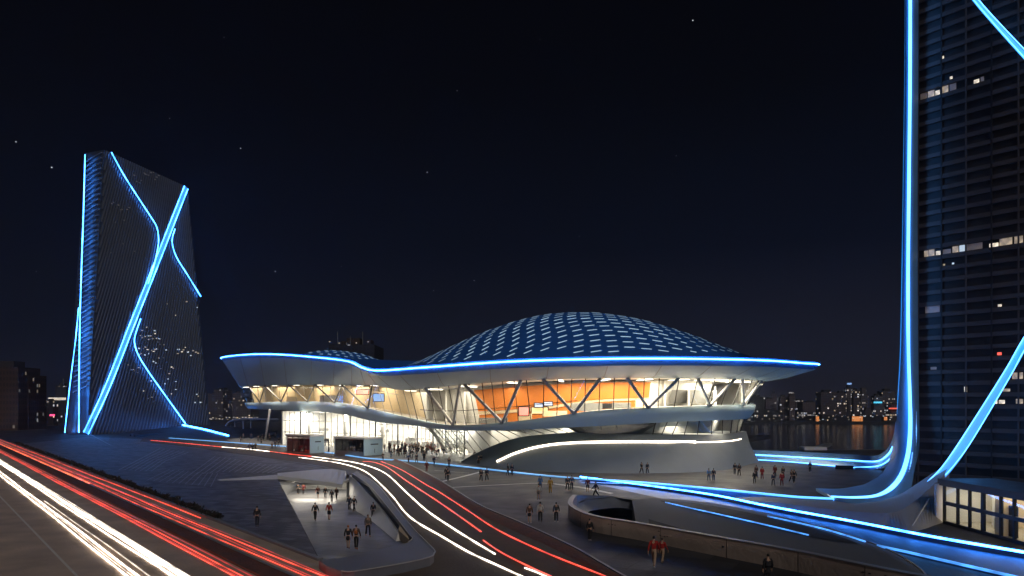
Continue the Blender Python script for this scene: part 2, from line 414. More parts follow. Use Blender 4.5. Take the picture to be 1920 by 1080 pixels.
rr = ramp([(0, (.0170, .0145, .0220)), (.06, (.0115, .0125, .0240)), (.2, (.0024, .0036, .0095)), (.38, (.0009, .0011, .0024)), (.55, (.0004, .0004, .0010))])
L.new(sx.outputs[2], rl.inputs[0]); L.new(sx.outputs[2], rr.inputs[0])
mrx = N.new('ShaderNodeMapRange'); mrx.inputs[1].default_value = -0.45; mrx.inputs[2].default_value = 0.35; L.new(sx.outputs[0], mrx.inputs[0])
mx = N.new('ShaderNodeMix'); mx.data_type = 'RGBA'; L.new(mrx.outputs[0], mx.inputs[0]); L.new(rl.outputs[0], mx.inputs[6]); L.new(rr.outputs[0], mx.inputs[7])
sky = N.new('ShaderNodeTexSky'); sky.sky_type = 'NISHITA'; sky.sun_disc = False; sky.sun_elevation = math.radians(-7); sky.sun_rotation = math.radians(200)
ms = N.new('ShaderNodeMix'); ms.data_type = 'RGBA'; ms.blend_type = 'ADD'; ms.inputs[0].default_value = 0.05
L.new(mx.outputs[2], ms.inputs[6]); L.new(sky.outputs[0], ms.inputs[7]); L.new(ms.outputs[2], bg.inputs[0])
sun = bpy.data.lights.new('moon_city_glow', 'SUN'); sun.energy = 0.60; sun.angle = math.radians(14); sun.color = (1.0, 0.93, 0.87)  # dim warm fill added in place of moonlight and city glow
so = bpy.data.objects.new('moon_city_glow', sun); C.objects.link(so); so.rotation_euler = (math.radians(55), 0, math.radians(16))
vs_ = sc.view_settings; vs_.view_transform = 'Standard'; vs_.look = 'None'; vs_.exposure = 0; vs_.gamma = 1; vs_.use_curve_mapping = False
cy = sc.cycles
cy.use_denoising = True; cy.max_bounces = 8; cy.diffuse_bounces = 3; cy.glossy_bounces = 3; cy.transparent_max_bounces = 16
cy.sample_clamp_indirect = 6; cy.caustics_reflective = False; cy.caustics_refractive = False
try: cy.use_light_tree = True
except Exception: pass

# ------------------------------------------------------------------ ground
hole_pit = [G(520, 897), G(560, 973), G(600, 1050), G(640, 1046), G(700, 1034), G(776, 1018), G(752, 985), G(716, 940), G(690, 912), G(668, 896), G(655, 891), G(610, 886)]
mound_top_px = [(1185, 937), (1240, 935), (1330, 943), (1440, 963), (1540, 988), (1630, 1018), (1690, 1045), (1735, 1078), (1752, 1112)]
mound_top = [G(x, y) for x, y in mound_top_px]
par_base = [G(*p) for p in ((1078, 952), (1071, 962), (1073, 975), (1110, 995), (1200, 1012), (1340, 1040), (1500, 1072), (1650, 1107), (1790, 1136))]
hole_ring = mound_top[::-1] + [G(1150, 932), G(1100, 937), G(1084, 944)] + par_base + [G(1800, 1130)]
ground_out = [GX(-520, -20), GX(160, -20), GX(160, 168), GX(50, 166), GX(46, 215), GX(-20, 240), GX(-72, 262), GX(-100, 340), GX(-520, 420)]
struct('plaza', fill(ground_out, (hole_pit, hole_ring)), M['plaza'], 'broad dark grey paved plaza around the museum')
struct('quay', loft([[V((p.x, p.y, -14)) for p in ground_out], [V((p.x, p.y, -0.004)) for p in ground_out]]), M['land'], 'dark quay wall below the plaza')
struct('water', ([(-3000, 0, -12), (3000, 0, -12), (3000, 900, -12), (-3000, 900, -12)], [(0, 1, 2, 3)]), M['water'], 'dark river behind the plaza')
struct('far_land', join(([(-3000, 880, -9), (3000, 880, -9), (3000, 2500, -9), (-3000, 2500, -9)], [(0, 1, 2, 3)]),
                        ([(-3000, 880, -13), (3000, 880, -13), (3000, 880, -9), (-3000, 880, -9)], [(0, 1, 2, 3)]),
                        ([(-3000, 330, -7), (-175, 420, -7), (-150, 880, -7), (-3000, 880, -7)], [(0, 1, 2, 3)])), M['land'], 'dark far bank of the river')

# the straight road: everything on it runs along one direction
K = 0.8036
def RD(x0, y): return V((x0-K*(y-43.75), y, 0.0))
def rline(x0, y0=30, y1=380, n=60, jit=0.0, ph=0.0, z=0.004):
    pts = []
    for i in range(n+1):
        y = y0+(y1-y0)*(i/n)**1.6
        p = RD(x0+jit*math.sin(y*0.11+ph)+jit*.5*math.sin(y*.31+ph*2), y); p.z = z; pts.append(p)
    return pts
def zset(pts, z): return [V((p.x, p.y, z)) for p in pts]
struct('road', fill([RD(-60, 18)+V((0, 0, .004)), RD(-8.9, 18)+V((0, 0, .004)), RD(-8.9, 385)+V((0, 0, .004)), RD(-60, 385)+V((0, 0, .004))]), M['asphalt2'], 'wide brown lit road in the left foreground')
struct('road_marking', sweep(rline(-25.5, z=.008), 0.16, 0.004), M['mark'], 'pale edge line painted on the left road')
struct('median', sweep(rline(-14.0, z=.004), 1.5, 0.14), M['verge'], 'dark brown raised strip between the carriageways')
struct('kerb', join(sweep(rline(-13.15, z=.004), 0.16, 0.2), sweep(rline(-8.9, y0=48, y1=200, z=.004), 0.35, 0.16)), M['concrete'], 'pale kerbs along the left road')

# dark slate forecourt left of the ramp
slate_poly = [RD(-8.5, 50), RD(-8.5, 190), G(60, 830), G(165, 819), G(330, 826), G(400, 846), G(500, 860), G(600, 876), G(612, 883), G(518, 893), G(598, 1050)]
struct('slate_paving', fill(zset(slate_poly, .004)), M['slate'], 'rough dark slate paving left of the ramp')
# curved road
road_px_r = [(268, 822), (400, 829), (520, 843), (600, 850), (700, 858), (757, 867), (820, 898), (895, 945), (975, 980), (1070, 1024), (1165, 1078), (1260, 1130)]
road_px_l = [(540, 1130), (640, 1076), (812, 1050), (815, 1035), (782, 998), (746, 952), (706, 904), (672, 882), (600, 873), (500, 857), (400, 843), (262, 828)]
rr_ = crom([G(*p) for p in road_px_r], 5); rl_ = [G(*p) for p in road_px_l]
struct('curved_road', fill(zset(rr_, .008)+zset(rl_, .008)), M['asphalt'], 'dark asphalt road curving past the ramp')
vg = crom([G(*p) for p in ((735, 862), (757, 867), (820, 899), (895, 946), (975, 981), (1070, 1025), (1165, 1080), (1260, 1130))], 5)
vg2 = crom([G(*p) for p in ((731, 863), (751, 869.5), (810, 905), (880, 953), (952, 990), (1042, 1031), (1128, 1080), (1205, 1120))], 5)
mid_v = [a.lerp(b, .5)+V((0, 0, .28)) for a, b in zip(vg, vg2)]
struct('verge', loft([zset(vg2, .012), mid_v, zset(vg, .012)], False), M['verge'], 'low reddish brown gravel bank along the curved road', True)
struct('verge_kerb', sweep(zset(vg, .012), .18, .12), M['concrete'], 'thin pale kerb between gravel bank and plaza')
pth = [(1100, 900), (1240, 920), (1330, 934), (1440, 953), (1560, 972), (1665, 984), (1760, 1003), (1920, 1030), (2050, 1050), (2060, 1130), (1900, 1130), (1745, 1080), (1692, 1044), (1632, 1017), (1540, 987), (1440, 962), (1330, 942), (1240, 934.5), (1100, 904)]
struct('path', fill([G(x, y, .004) for x, y in pth]), M['path'], 'smooth path with blue strip light painted into its colour between the plinth and the sculpted shell')  # blue strip light on the ground is painted into this surface
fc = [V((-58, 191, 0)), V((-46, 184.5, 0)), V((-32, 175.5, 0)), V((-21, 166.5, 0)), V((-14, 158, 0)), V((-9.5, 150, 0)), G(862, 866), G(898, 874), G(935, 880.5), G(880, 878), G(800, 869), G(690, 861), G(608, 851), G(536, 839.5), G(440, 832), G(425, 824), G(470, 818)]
struct('forecourt', fill([V((p.x, p.y, .004)) for p in fc]), M['hall_spill'], 'forecourt paving coloured paler for the light of the bright glass hall')  # hall light spilling onto the plaza, put into a paler paving colour
# paving lines
def gl(p, n=1): return crom([G(*q) for q in p], 6) if len(p) > 2 else [G(*q) for q in p]
pl = []
for q, wd in (([(828, 903), (870, 893), (908, 883)], .55), ([(845, 914), (940, 909), (1020, 906), (1085, 913), (1148, 925)], .4), ([(1040, 908), (1095, 916), (1146, 926)], .22),
              ([(815, 882), (880, 887)], .15), ([(905, 872), (945, 878)], .5), ([(985, 870), (1010, 871)], .3)):
    pl.append(sweep(zset(gl(q), .004), wd, .006))
struct('paving_lines', join(*pl), M['line'], 'pale lines inlaid in the plaza in front of the museum')
gv = []
for i in range(7): gv.append(sweep(zset([G(223+i*10, 881+i*.5), G(262+i*8, 861+i*.6), G(300+i*9, 841+i*1.1)], .009), .13+.05*(i == 0), .02))
for i in range(11): gv.append(sweep(zset([G(275+i*12, 901+i*1.2), G(318+i*9, 880+i*.8)], .009), .10, .02))
for i in range(15): gv.append(sweep(zset([G(354+i*12-(i*i)*.16+i*1.4, 884+max(0, 5-i)*1.5+i*.25), G(404+i*9.5, 855+i*1.55)], .009), .13, .02))
gv.append(sweep(zset([G(*q) for q in ((169, 814.5), (208, 835), (245, 831), (275, 829.5))], .009), .3, .02))
gv.append(sweep(zset(crom([G(*q) for q in ((245, 831), (330, 836), (430, 850), (560, 868), (640, 882))], 6), .012), .16, .02))
struct('paving_grooves', join(*gv), M['groove'], 'pale lines grooved into the slate forecourt')

# hedge along the straight road
def hedge():
    vs, fs = [], []
    for i in range(9000):
        y = 66+130*random.random()**1.3; p = RD(-8.2+random.gauss(0, .25), y)
        h = .28+.15*math.sin(y*.9)+.12*math.sin(y*2.3+1)
        p.z = .05+random.random()*max(.15, h)
        s = .09+.09*random.random()+y*.0006
        a = V((random.gauss(0, 1), random.gauss(0, 1), random.gauss(0, 1))).normalized()*s; b = V((random.gauss(0, 1), random.gauss(0, 1), random.gauss(0, 1))).normalized()*s
        k = len(vs); vs += [p, p+a, p+a+b, p+b]; fs.append((k, k+1, k+2, k+3))
    return vs, fs
mesh('hedge', hedge(), M['leaf'], None, False, 'long low ragged dark hedge between the left road and the slate paving', 'hedge')

# ------------------------------------------------------------------ car light trails built as glowing strips on the roads
def trail(mat, pts, wd, ht, label, group, z=.01):
    mesh('light_strip', sweep(zset(pts, z), wd*.42, ht*.6), M[mat], None, False, label, 'light trail', group)  # streaks of passing car lights, modelled as strips; not fitted lamps
GW, GR, GB = 'white car light trails on the roads', 'red car light trails on the roads', 'blue light strips across the plaza'
trail('trailw', rline(-22.6, jit=.05), .12, .16, 'white car light trail on the left road, outermost, nearest the painted edge line', GW)
trail('trailw', rline(-21.95, jit=.06, ph=1), .15, .16, 'broad white car light trail on the left road, second from the painted edge line', GW)
trail('trailw2', rline(-21.3, y0=30, y1=78, jit=.05, ph=2), .10, .10, 'faint short white car light trail beside the broad one on the left road', GW)
trail('trailw', rline(-20.05, jit=.05, ph=3), .12, .14, 'thin white car light trail left of the broadest one on the left road', GW)
trail('trailw', rline(-19.5, jit=.04, ph=4), .20, .16, 'broadest white car light trail on the left road', GW)
trail('trailw2', rline(-18.95, jit=.04, ph=5), .12, .10, 'faint white car light trail at the right side of the white ones on the left road', GW)
trail('trailw2', rline(-22.25, y0=30, y1=160, jit=.08, ph=7), .07, .08, 'very thin faint white car light trail between the two outer ones on the left road', GW)
trail('trailw2', rline(-19.75, y0=30, y1=200, jit=.08, ph=8), .07, .08, 'very thin faint white car light trail hugging the left side of the broadest one', GW)
trail('trailw', rline(-19.22, y0=30, y1=380, jit=.05, ph=9), .09, .10, 'narrow white car light trail hugging the right side of the broadest one', GW)
trail('trailr2', rline(-16.1, y0=30, y1=380, jit=.06, ph=6), .12, .06, 'dim red car light trail between the two bright ones left of the median', GR)
trail('trailr2', rline(-10.8, y0=30, y1=150, jit=.1, ph=8), .12, .06, 'dim red car light trail just left of the dark pavement edge on the right carriageway', GR)
trail('trailr', rline(-16.35, jit=.05), .09, .09, 'thin red car light trail left of the dark median, the one nearest the white trails', GR)
trail('trailr', rline(-15.85, jit=.05, ph=1), .09, .09, 'thin red car light trail left of the dark median, middle of three', GR)
trail('trailr2', rline(-15.3, jit=.05, ph=2), .22, .06, 'dim red car light trail lying closest to the left side of the median', GR)
trail('trailo', rline(-13.55+.9, y0=95, y1=380, jit=.05, ph=2), .40, .2, 'bright orange car light trail at the far left end of the road', GR)
trail('trailr', rline(-12.3, y0=30, y1=200, jit=.08, ph=3), .07, .09, 'red car light trail just right of the tan kerb on the left road', GR)
trail('trailr2', rline(-11.8, y0=30, y1=170, jit=.1, ph=1), .16, .06, 'dim red car light trail second right of the tan kerb', GR)
trail('trailr', rline(-11.2, y0=30, y1=380, jit=.08, ph=4), .09, .1, 'red car light trail in the middle of the right carriageway of the left road', GR)
trail('trailr', rline(-9.6, y0=66, y1=380, jit=.06, ph=5), .10, .1, 'red car light trail running beside the ragged hedge', GR)
trail('trailr', gl([(283, 826), (340, 831), (416, 838.5)]), .34, .2, 'short red car light trail on the road before the dark tower podium', GR)
trail('trailw', gl([(416, 838.5), (460, 842), (506, 847)]), .26, .16, 'short white car light trail passing three people by the red kiosk', GW)
trail('trailr', gl([(506, 847), (545, 852), (585, 856.5)]), .34, .2, 'short red car light trail passing under the red lit kiosk', GR)
trail('trailw', gl([(560, 858), (610, 864.5), (650, 872), (687, 886), (730, 925), (767, 969), (832, 1009), (880, 1037), (930, 1060), (978, 1082), (1060, 1118)]), .15, .14, 'white car light trail on the curved road, inner one beside the parapet', GW)
trail('trailw', gl([(585, 856.5), (650, 865), (690, 874), (724, 889), (762, 924), (800, 958), (850, 992), (885, 1014), (928, 1040)]), .17, .14, 'white car light trail on the curved road, outer one beside the red trails', GW)
trail('trailw', gl([(984, 1066), (1003, 1073), (1023, 1082), (1070, 1105)]), .14, .12, 'short white car light trail near the bottom between the red trails', GW)
trail('trailr', gl([(680, 865.5), (700, 867), (725, 876), (762, 902), (800, 927), (820, 940), (870, 975), (902, 998)]), .26, .12, 'red car light trail on the curved road, inner one beside the white trails', GR)
trail('trailr', gl([(906, 1014), (940, 1037), (995, 1065), (1033, 1082), (1090, 1110)]), .14, .12, 'red car light trail on the curved road, lower piece near the bottom', GR)
trail('trailr', gl([(714, 865.5), (750, 880), (800, 910), (820, 921), (877, 958), (932, 994), (1020, 1036), (1135, 1082), (1200, 1112)]), .18, .12, 'red car light trail on the curved road, outermost one beside the gravel bank', GR)

# blue strips on low kerbs
def blue_rail(pts, wd, label, mat='blue', kerb=0.16, z=0.0, ht=.14):
    t = thing('light_rail', label, 'light rail', pts[len(pts)//2], GB)
    mesh('kerb', sweep([V((p.x, p.y, p.z+z+.004)) for p in pts], wd+.14, kerb), M['band'], t)
    mesh('light_strip', sweep([V((p.x, p.y, p.z+z+.006+kerb)) for p in pts], wd, ht), M[mat], t)
blue_rail(gl([(318, 822), (400, 828), (470, 833), (536, 838)]), .5, 'blue light rail on the ground between the dark tower and the kiosks', 'bluepale', .06)
blue_rail(gl([(608, 849), (627, 851)]), .4, 'short blue light rail in the gap between the two kiosks', 'bluepale', .06)
blue_rail(gl([(640, 853), (690, 860.5), (760, 865), (800, 868.5), (880, 877.5), (1000, 891), (1088, 899)]), .42, 'long blue light rail crossing the plaza before the museum entrance', 'bluepale', .06)
blue_rail(gl([(1088, 899), (1200, 914), (1330, 933), (1440, 956), (1600, 986), (1750, 1016), (1920, 1046), (2040, 1068)]), .10, 'long blue light rail running down to the lower right past the grey plinth', kerb=.3)
blue_rail(gl([(1645, 1027), (1700, 1039), (1760, 1053), (1880, 1081), (2000, 1110)]), .13, 'thin blue light rail at the lower right on the blue lit paving', 'blue2', .08)

# ------------------------------------------------------------------ sunken ramp
def zr(d): return -3.0*max(0, (d-50))/55.0
def RP(px, d): return V(((px-960)/F*d, d, zr(d)))
lt = [(-12.4, 48.3), (-22.3, 75.3), (-32.1, 102.2), (-36, 126)]
rb = [(-7.2, 54.3), (-9.3, 62), (-15.9, 80), (-23.0, 100), (-23.4, 126)]
fl = [(-12.4, 48.3), (-10, 49), (-7.2, 54.3), (-8.2, 57), (-14.2, 76), (-19.4, 91), (-22.6, 107), (-23.1, 126.5), (-40, 126.5), (-32.1, 102.2), (-22.3, 75.3)]
struct('ramp', fill([V((x, y, zr(y)-.004)) for x, y in fl]), M['rampstone'], 'pale ramp sinking towards the lit underpass')
up = thing('underpass', 'pale concrete underpass mouth glowing at the foot of the ramp', 'underpass', (-28, 104, -3))
def wallq(a, b, za, zb, t): # vertical wall between plan points
    a, b = V((*a, 0)), V((*b, 0)); n = V((b-a).to_tuple()).cross(V((0, 0, 1))).normalized()*t
    vs = []
    for p, zz in ((a, za), (b, zb)):
        for q in (p, p+n): vs += [V((q.x, q.y, zz)), V((q.x, q.y, -.01))]
    return recalc((vs, [(0, 1, 5, 4), (2, 3, 7, 6), (0, 2, 3, 1), (4, 6, 7, 5), (0, 2, 6, 4), (1, 3, 7, 5)]))
mesh('side_wall', join(*[wallq(lt[i], lt[i+1], zr(lt[i][1])-.3, zr(lt[i+1][1])-.3, -.4) for i in range(3)]), M['concrete'], up)
mesh('back_wall', obox((-41, 126, -4.6), (18, 0, 0), (0, .4, 0), (0, 0, 4.3)), M['white'], up)
# sloping wall under the curved road
wt = [G(655, 891, .1), G(690, 926, .1), G(716, 957, .1), G(746, 1000, .1)]
wb = [V((-23.2, 107, -3.3)), V((-20.1, 91, -2.5)), V((-14.9, 76, -1.7)), V((-8.9, 57, -.5))]
mesh('battered_wall', thick([crom(wt, 4), crom(wb, 4)], -.4), M['white'], up)
mesh('far_wall', obox((-23.6, 106.5, -4.4), (.4, 0, 0), (0, 19.5, 0), (0, 0, 3.6)), M['concrete'], up)
fa = [P(520, 891, 104), P(610, 885.5, 110.8), P(650, 890, 107.5)]; fb_ = [P(520, 898.5, 101.5), P(585, 907, 100), P(641, 915, 99)]
for p in fa: p.z = .06
mesh('lintel', thick([crom(fa, 4), crom(fb_, 4)], .5), M['white'], up)
mesh('coping', prism([G(408, 899, .1), G(520, 890, .1), G(612, 884, .1), G(612, 886, .1), G(520, 897.5, .1), G(412, 900, .1)], .012, .1), M['white'], up)
mesh('ceiling', obox((-40, 101, -.75), (17, 0, 0), (0, 25, 0), (0, 0, .3)), M['white'], up)
for i in range(4):
    mesh('ceiling_lamp', obox((-34+i*2.6, 106, -.85), (.5, 0, 0), (0, 17, 0), (0, 0, .08)), M['lampw'], up)
area('underpass_lamp', (-29, 112, -.9), 8, 10, 750, (1, .86, .66), up)
area('underpass_lamp', (-27.5, 104, -1.2), 6, 2, 380, (1, .9, .76), up, (math.radians(-70), 0, 0))
# broad parapet wrapping the ramp
pp_out = [(668, 884), (704, 906), (743, 953), (779, 996), (812, 1029), (814, 1038), (806, 1045), (760, 1056), (665, 1072), (640, 1071), (612, 1061), (598, 1050)]
pp_in = [(640, 1046), (700, 1033), (765, 1017), (773, 1010), (765, 1000), (735, 961), (692, 910), (660, 888)]
pp = [G(x, y, .55) for x, y in pp_out]; pi_ = [G(x, y, .55) for x, y in pp_in]
pa = thing('parapet', 'broad dark parapet slab wrapping round the near end of the ramp', 'parapet', G(790, 1040))
mesh('wall', prism(pp+pi_, -.35, .55), M['kerbstone'], pa)
edge = [V((p.x, p.y, .556)) for p in crom(pp[:10], 4)]
mesh('edge_trim', sweep(edge, .07, .05), M['line'], pa)
mesh('edge_trim', sweep([V((p.x, p.y, .556)) for p in crom(pi_[2:], 4)], .06, .05), M['line'], pa)
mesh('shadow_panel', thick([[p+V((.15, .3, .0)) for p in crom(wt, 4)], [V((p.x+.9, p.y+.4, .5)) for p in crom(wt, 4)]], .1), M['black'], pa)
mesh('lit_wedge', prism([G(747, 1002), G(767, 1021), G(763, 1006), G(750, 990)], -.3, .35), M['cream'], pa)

# ------------------------------------------------------------------ museum
rim_c = [(417, 672, 225), (455, 665, 208), (520, 664, 190), (600, 670, 172), (655, 677, 155), (680, 688, 143), (710, 694, 130), (800, 688, 116), (960, 677, 107), (1140, 672, 104), (1300, 672, 107), (1430, 675, 116), (1500, 680, 126), (1524, 684, 135)]
gT_c = [(453, 727, 229), (470, 724, 215), (530, 722, 199), (600, 721, 182), (660, 722, 166), (700, 722, 153), (750, 731, 138), (820, 725, 124), (960, 714, 114), (1130, 709, 111.5), (1270, 709, 114.5), (1370, 710, 123), (1415, 713, 132), (1433, 716, 140)]
bT_c = [(463, 755, 231), (478, 755, 217), (535, 753, 201), (600, 753, 184), (650, 757, 168), (700, 768, 154.5), (770, 784, 139), (845, 797, 125), (960, 791, 116), (1120, 770, 113.5), (1260, 763, 116.5), (1350, 760, 125), (1398, 759, 134), (1413, 759, 141.5)]
bB_c = [(466, 766, 231), (490, 767, 217), (540, 769, 201.5), (600, 772, 184.5), (650, 778, 168.5), (705, 791, 155), (775, 798, 139.5), (850, 807, 125.5), (960, 806, 116.5), (1120, 799, 114), (1260, 791, 117), (1350, 788, 125.5), (1390, 786, 134.5), (1402, 784, 142)]
back = [(47, 158), (33, 176), (10, 188), (-20, 200), (-52, 216), (-78, 236)]
bz = [17.5, 18, 18.5, 19, 21, 23.5]
rim_k = [P(*c) for c in rim_c] + [V((x, y, z)) for (x, y), z in zip(back, bz)]
cen = V((12, 146, 0))
def bk(s, z): return [V((cen.x+(x-cen.x)*s, cen.y+(y-cen.y)*s, zz)) for (x, y), zz in zip(back, z)]
gT_k = [P(*c) for c in gT_c] + bk(.93, [14.3, 14, 14, 14, 14.5, 15.3])
bT_k = [P(*c) for c in bT_c] + bk(.91, [10, 9.5, 9, 9, 10, 10.8])
bB_k = [P(*c) for c in bB_c] + bk(.905, [8, 7.6, 7.2, 7.2, 8, 9])
S = 8
rim, gT, bT, bB = [crom(k, S, True) for k in (rim_k, gT_k, bT_k, bB_k)]
NN = len(rim)
spine_k = [V(p+(0,)) for p in [(-70, 216), (-66, 214), (-56, 206), (-44, 196), (-34, 186), (-24, 176), (-14, 167), (0, 156), (10, 148), (13, 146), (16, 146), (20, 146), (22, 146), (22, 147), (22, 150), (18, 154), (5, 160), (-18, 176), (-46, 198), (-66, 216)]]
spine = crom(spine_k, S, True)
def inset(ring, k, dz=0.0): return [V((p.x+(s.x-p.x)*k, p.y+(s.y-p.y)*k, p.z+dz)) for p, s in zip(ring, spine)]
def outw(ring, dist, dz=0.0):
    r = []
    n = len(ring)
    for i, p in enumerate(ring):
        t = ring[(i+1) % n]-ring[i-1]; o = V((t.y, -t.x, 0)).normalized()
        r.append(p+o*dist+V((0, 0, dz)))
    return r
mus = thing('museum', 'white futuristic museum with blue domed roof, flared eaves and lit glass walls', 'museum', (12, 140, 0))
# roof
def roof_z(x, y, rz_, t):
    z = rz_+.3+(18.4-rz_)*(1-t**2.0) if t < 1 else rz_+.3
    r2 = ((x-12)/(31.5 if x < 12 else 33.5))**2+((y-139)/31)**2
    if r2 < 1: z += 8.5*(1-r2)**1.35
    r2 = ((x+42)/13)**2+((y-190)/13)**2
    if r2 < 1: z += 3.4*(1-r2)**1.4
    return z
rcen = V((8, 147, 0))
rings = []
T_ = 36
for a in range(T_+1):
    t = 1-a/T_; t = t if a < T_ else 0.004
    row = []
    for p in rim:
        x, y = rcen.x+(p.x-rcen.x)*t, rcen.y+(p.y-rcen.y)*t
        row.append(V((x, y, roof_z(x, y, p.z, t))))
    rings.append(row)
roofvf = loft(rings, True, True)
roof = mesh('roof', roofvf, M['roof'], mus, True)
rb_ = bvh(roofvf)
fas_b = outw(rim, -.40, -1.0)
mesh('fascia', loft([fas_b, outw(rim, .12, -.35), outw(rim, .02, .3)], True), M['fascia'], mus, True)
front = outw(rim, .3, -.08)
mesh('light_strip', tube(front, .095, 8, True), M['bluerim'], mus, True)
som = [a.lerp(b, .55)+V((0, 0, -.25)) for a, b in zip(fas_b, gT)]
mesh('soffit', loft([fas_b, som, gT], True), M['panel'], mus, True)
for i in range(2, 13*S, 5):
    q = [fas_b[i], som[i], gT[i]]; q = [p+V((0, -.02, -.03)) for p in q]
    mesh('panel_joint', sweep(q, .07, .02, base=-.05), M['steel'], mus)
gTi, bTi = inset(gT, .012), inset(bT, .012)
mesh('glazing', loft([bTi, gTi], True), M['glass'], mus, True)
mesh('balcony_band', loft([outw(bT, -.5, .0), outw(bT, .15, .02), [a.lerp(b, .5)+V((0, 0, 0)) for a, b in zip(outw(bT, .35), outw(bB, .35))], bB], True), M['panel'], mus, True)
mesh('underside', loft([bB, inset(bB, .2, -.15), inset(bB, .5, .3)], True), M['panel'], mus, True)
mesh('floor_slab', loft([outw(bT, -.4, -.06), inset(bT, .5, -.06)], True), M['floor'], mus)
mesh('ceiling', loft([outw(gT, -.3, -.02), inset(gT, .45, .25)], True), M['white'], mus)
def upto(r0, r1, k0, i0, i1, za, zb):
    """curved wall strip: za / zb are fractions between floor and ceiling"""
    a = inset(bT, k0); b = inset(gT, k0)
    lo = [a[i % NN].lerp(b[i % NN], za) for i in range(i0, i1+1)]; hi = [a[i % NN].lerp(b[i % NN], zb) for i in range(i0, i1+1)]
    return lo, hi
def proj(p): return 960+F*p.x/p.y
def at_px(ring, px, lo=0, hi=13*S):
    best = min(range(lo, hi), key=lambda i: abs((proj(ring[i])+proj(ring[i+1]))/2-px))
    a, b = ring[best], ring[best+1]; pa_, pb_ = proj(a), proj(b)
    t = 0 if abs(pb_-pa_) < 1e-6 else max(0, min(1, (px-pa_)/(pb_-pa_)))
    return best, t
def ring_px(ring, px): 
    i, t = at_px(ring, px); return ring[i].lerp(ring[i+1], t)
# inner walls
k0 = .36
lo, hi = upto(0, 0, k0, 0, 6*S, -.05, 1.0); mesh('inner_wall', loft([lo, hi], False), M['cream'], mus, True)
lo, hi = upto(0, 0, k0, 6*S, 20*S, -.05, 1.0); mesh('inner_wall', loft([lo, hi], False), M['white'], mus, True)
ii = [at_px(inset(bT, k0-.03), x)[0] for x in (905, 1222)]
lo, hi = upto(0, 0, k0-.03, ii[0], ii[1], .34, .93); mesh('orange_wall', loft([lo, hi], False), M['orange'], mus, True)
lo, hi = upto(0, 0, k0-.035, ii[0], ii[1], .26, .33); mesh('wall_rail', loft([lo, hi], False), M['cream'], mus, True)
lo, hi = upto(0, 0, k0-.03, ii[0], ii[1], -.02, .25); mesh('wall_base', loft([lo, hi], False), M['orange'], mus, True)
lo, hi = upto(0, 0, .02, 13*S+2, 19*S, -.05, 1.0); mesh('inner_wall', loft([lo, hi], False), M['white'], mus, True)
area('room_lamp', (50, 145, 13.3), 3, 3, 500, (1.0, .9, .72), mus)
area('room_lamp', (40, 144, 7.3), 3, 3, 350, (1.0, .88, .7), mus)
# dim hall openings in the white walls at the right
ii = [at_px(inset(bT, k0-.03), x)[0] for x in (1262, 1330)]
lo, hi = upto(0, 0, k0-.03, ii[0], ii[1], .08, .62); mesh('hall_opening', loft([lo, hi], False), M['steel'], mus, True)
# mullions
import itertools
def bar(a, b, wd, dp): return sweep([a, b], wd, dp, up=(0, -1, 0.001), base=-dp/2)
lb = [474, 486, 499, 512, 526, 540, 556, 572, 590, 607, 622, 638, 655, 672, 690, 706, 722, 738, 754, 770]
for x in lb:
    if len(lb): mesh('mullion', bar(ring_px(bT, x), ring_px(gT, x-3 if x < 640 else x-14), .09, .12), M['steel'], mus)
for x in (783, 800, 818, 836, 855, 874, 893, 912, 930, 950, 972, 995, 1018, 1044, 1070, 1096, 1123, 1150, 1178, 1206, 1234, 1264, 1296, 1326, 1352, 1374, 1390, 1401):
    tx = x-14 if x < 900 else (x-8 if x < 1000 else (x+2 if x < 1250 else x+8+(x-1250)*.09))
    mesh('mullion', bar(ring_px(bT, x), ring_px(gT, tx), .12, .14), M['dark'], mus)
# braces
bo, to = outw(bT, .12), outw(gT, .1)
def brace(xb, xt, r): 
    a, b = ring_px(bo, xb), ring_px(to, xt)
    mesh('brace', tube([a, a.lerp(b, .5), b], r, 8), M['white'] if xb > 780 else M['steel'], mus, True)
for xb, xt in ((487, 467), (487, 497), (527, 497), (527, 541), (577, 541), (577, 590), (628, 590), (628, 641), (690, 641), (690, 698)): brace(xb, xt, .18)
for xb, xt in ((850, 797), (850, 862), (942, 870), (942, 976), (1076, 1018), (1076, 1126), (1215, 1176), (1215, 1273), (1331, 1309), (1331, 1378), (1394, 1392), (1394, 1428)): brace(xb, xt, .26)
# transoms
mid = [a.lerp(b, .36) for a, b in zip(bTi, gTi)]
i0, i1 = at_px(mid, 797)[0], at_px(mid, 1120)[0]
mesh('transom', sweep(outw(mid, .05)[i0:i1], .1, .1), M['dark'], mus)
mid = [a.lerp(b, .8) for a, b in zip(bTi, gTi)]
i0, i1 = at_px(mid, 560)[0], at_px(mid, 760)[0]
mesh('transom', sweep(outw(mid, .05)[i0:i1], .1, .1), M['steel'], mus)
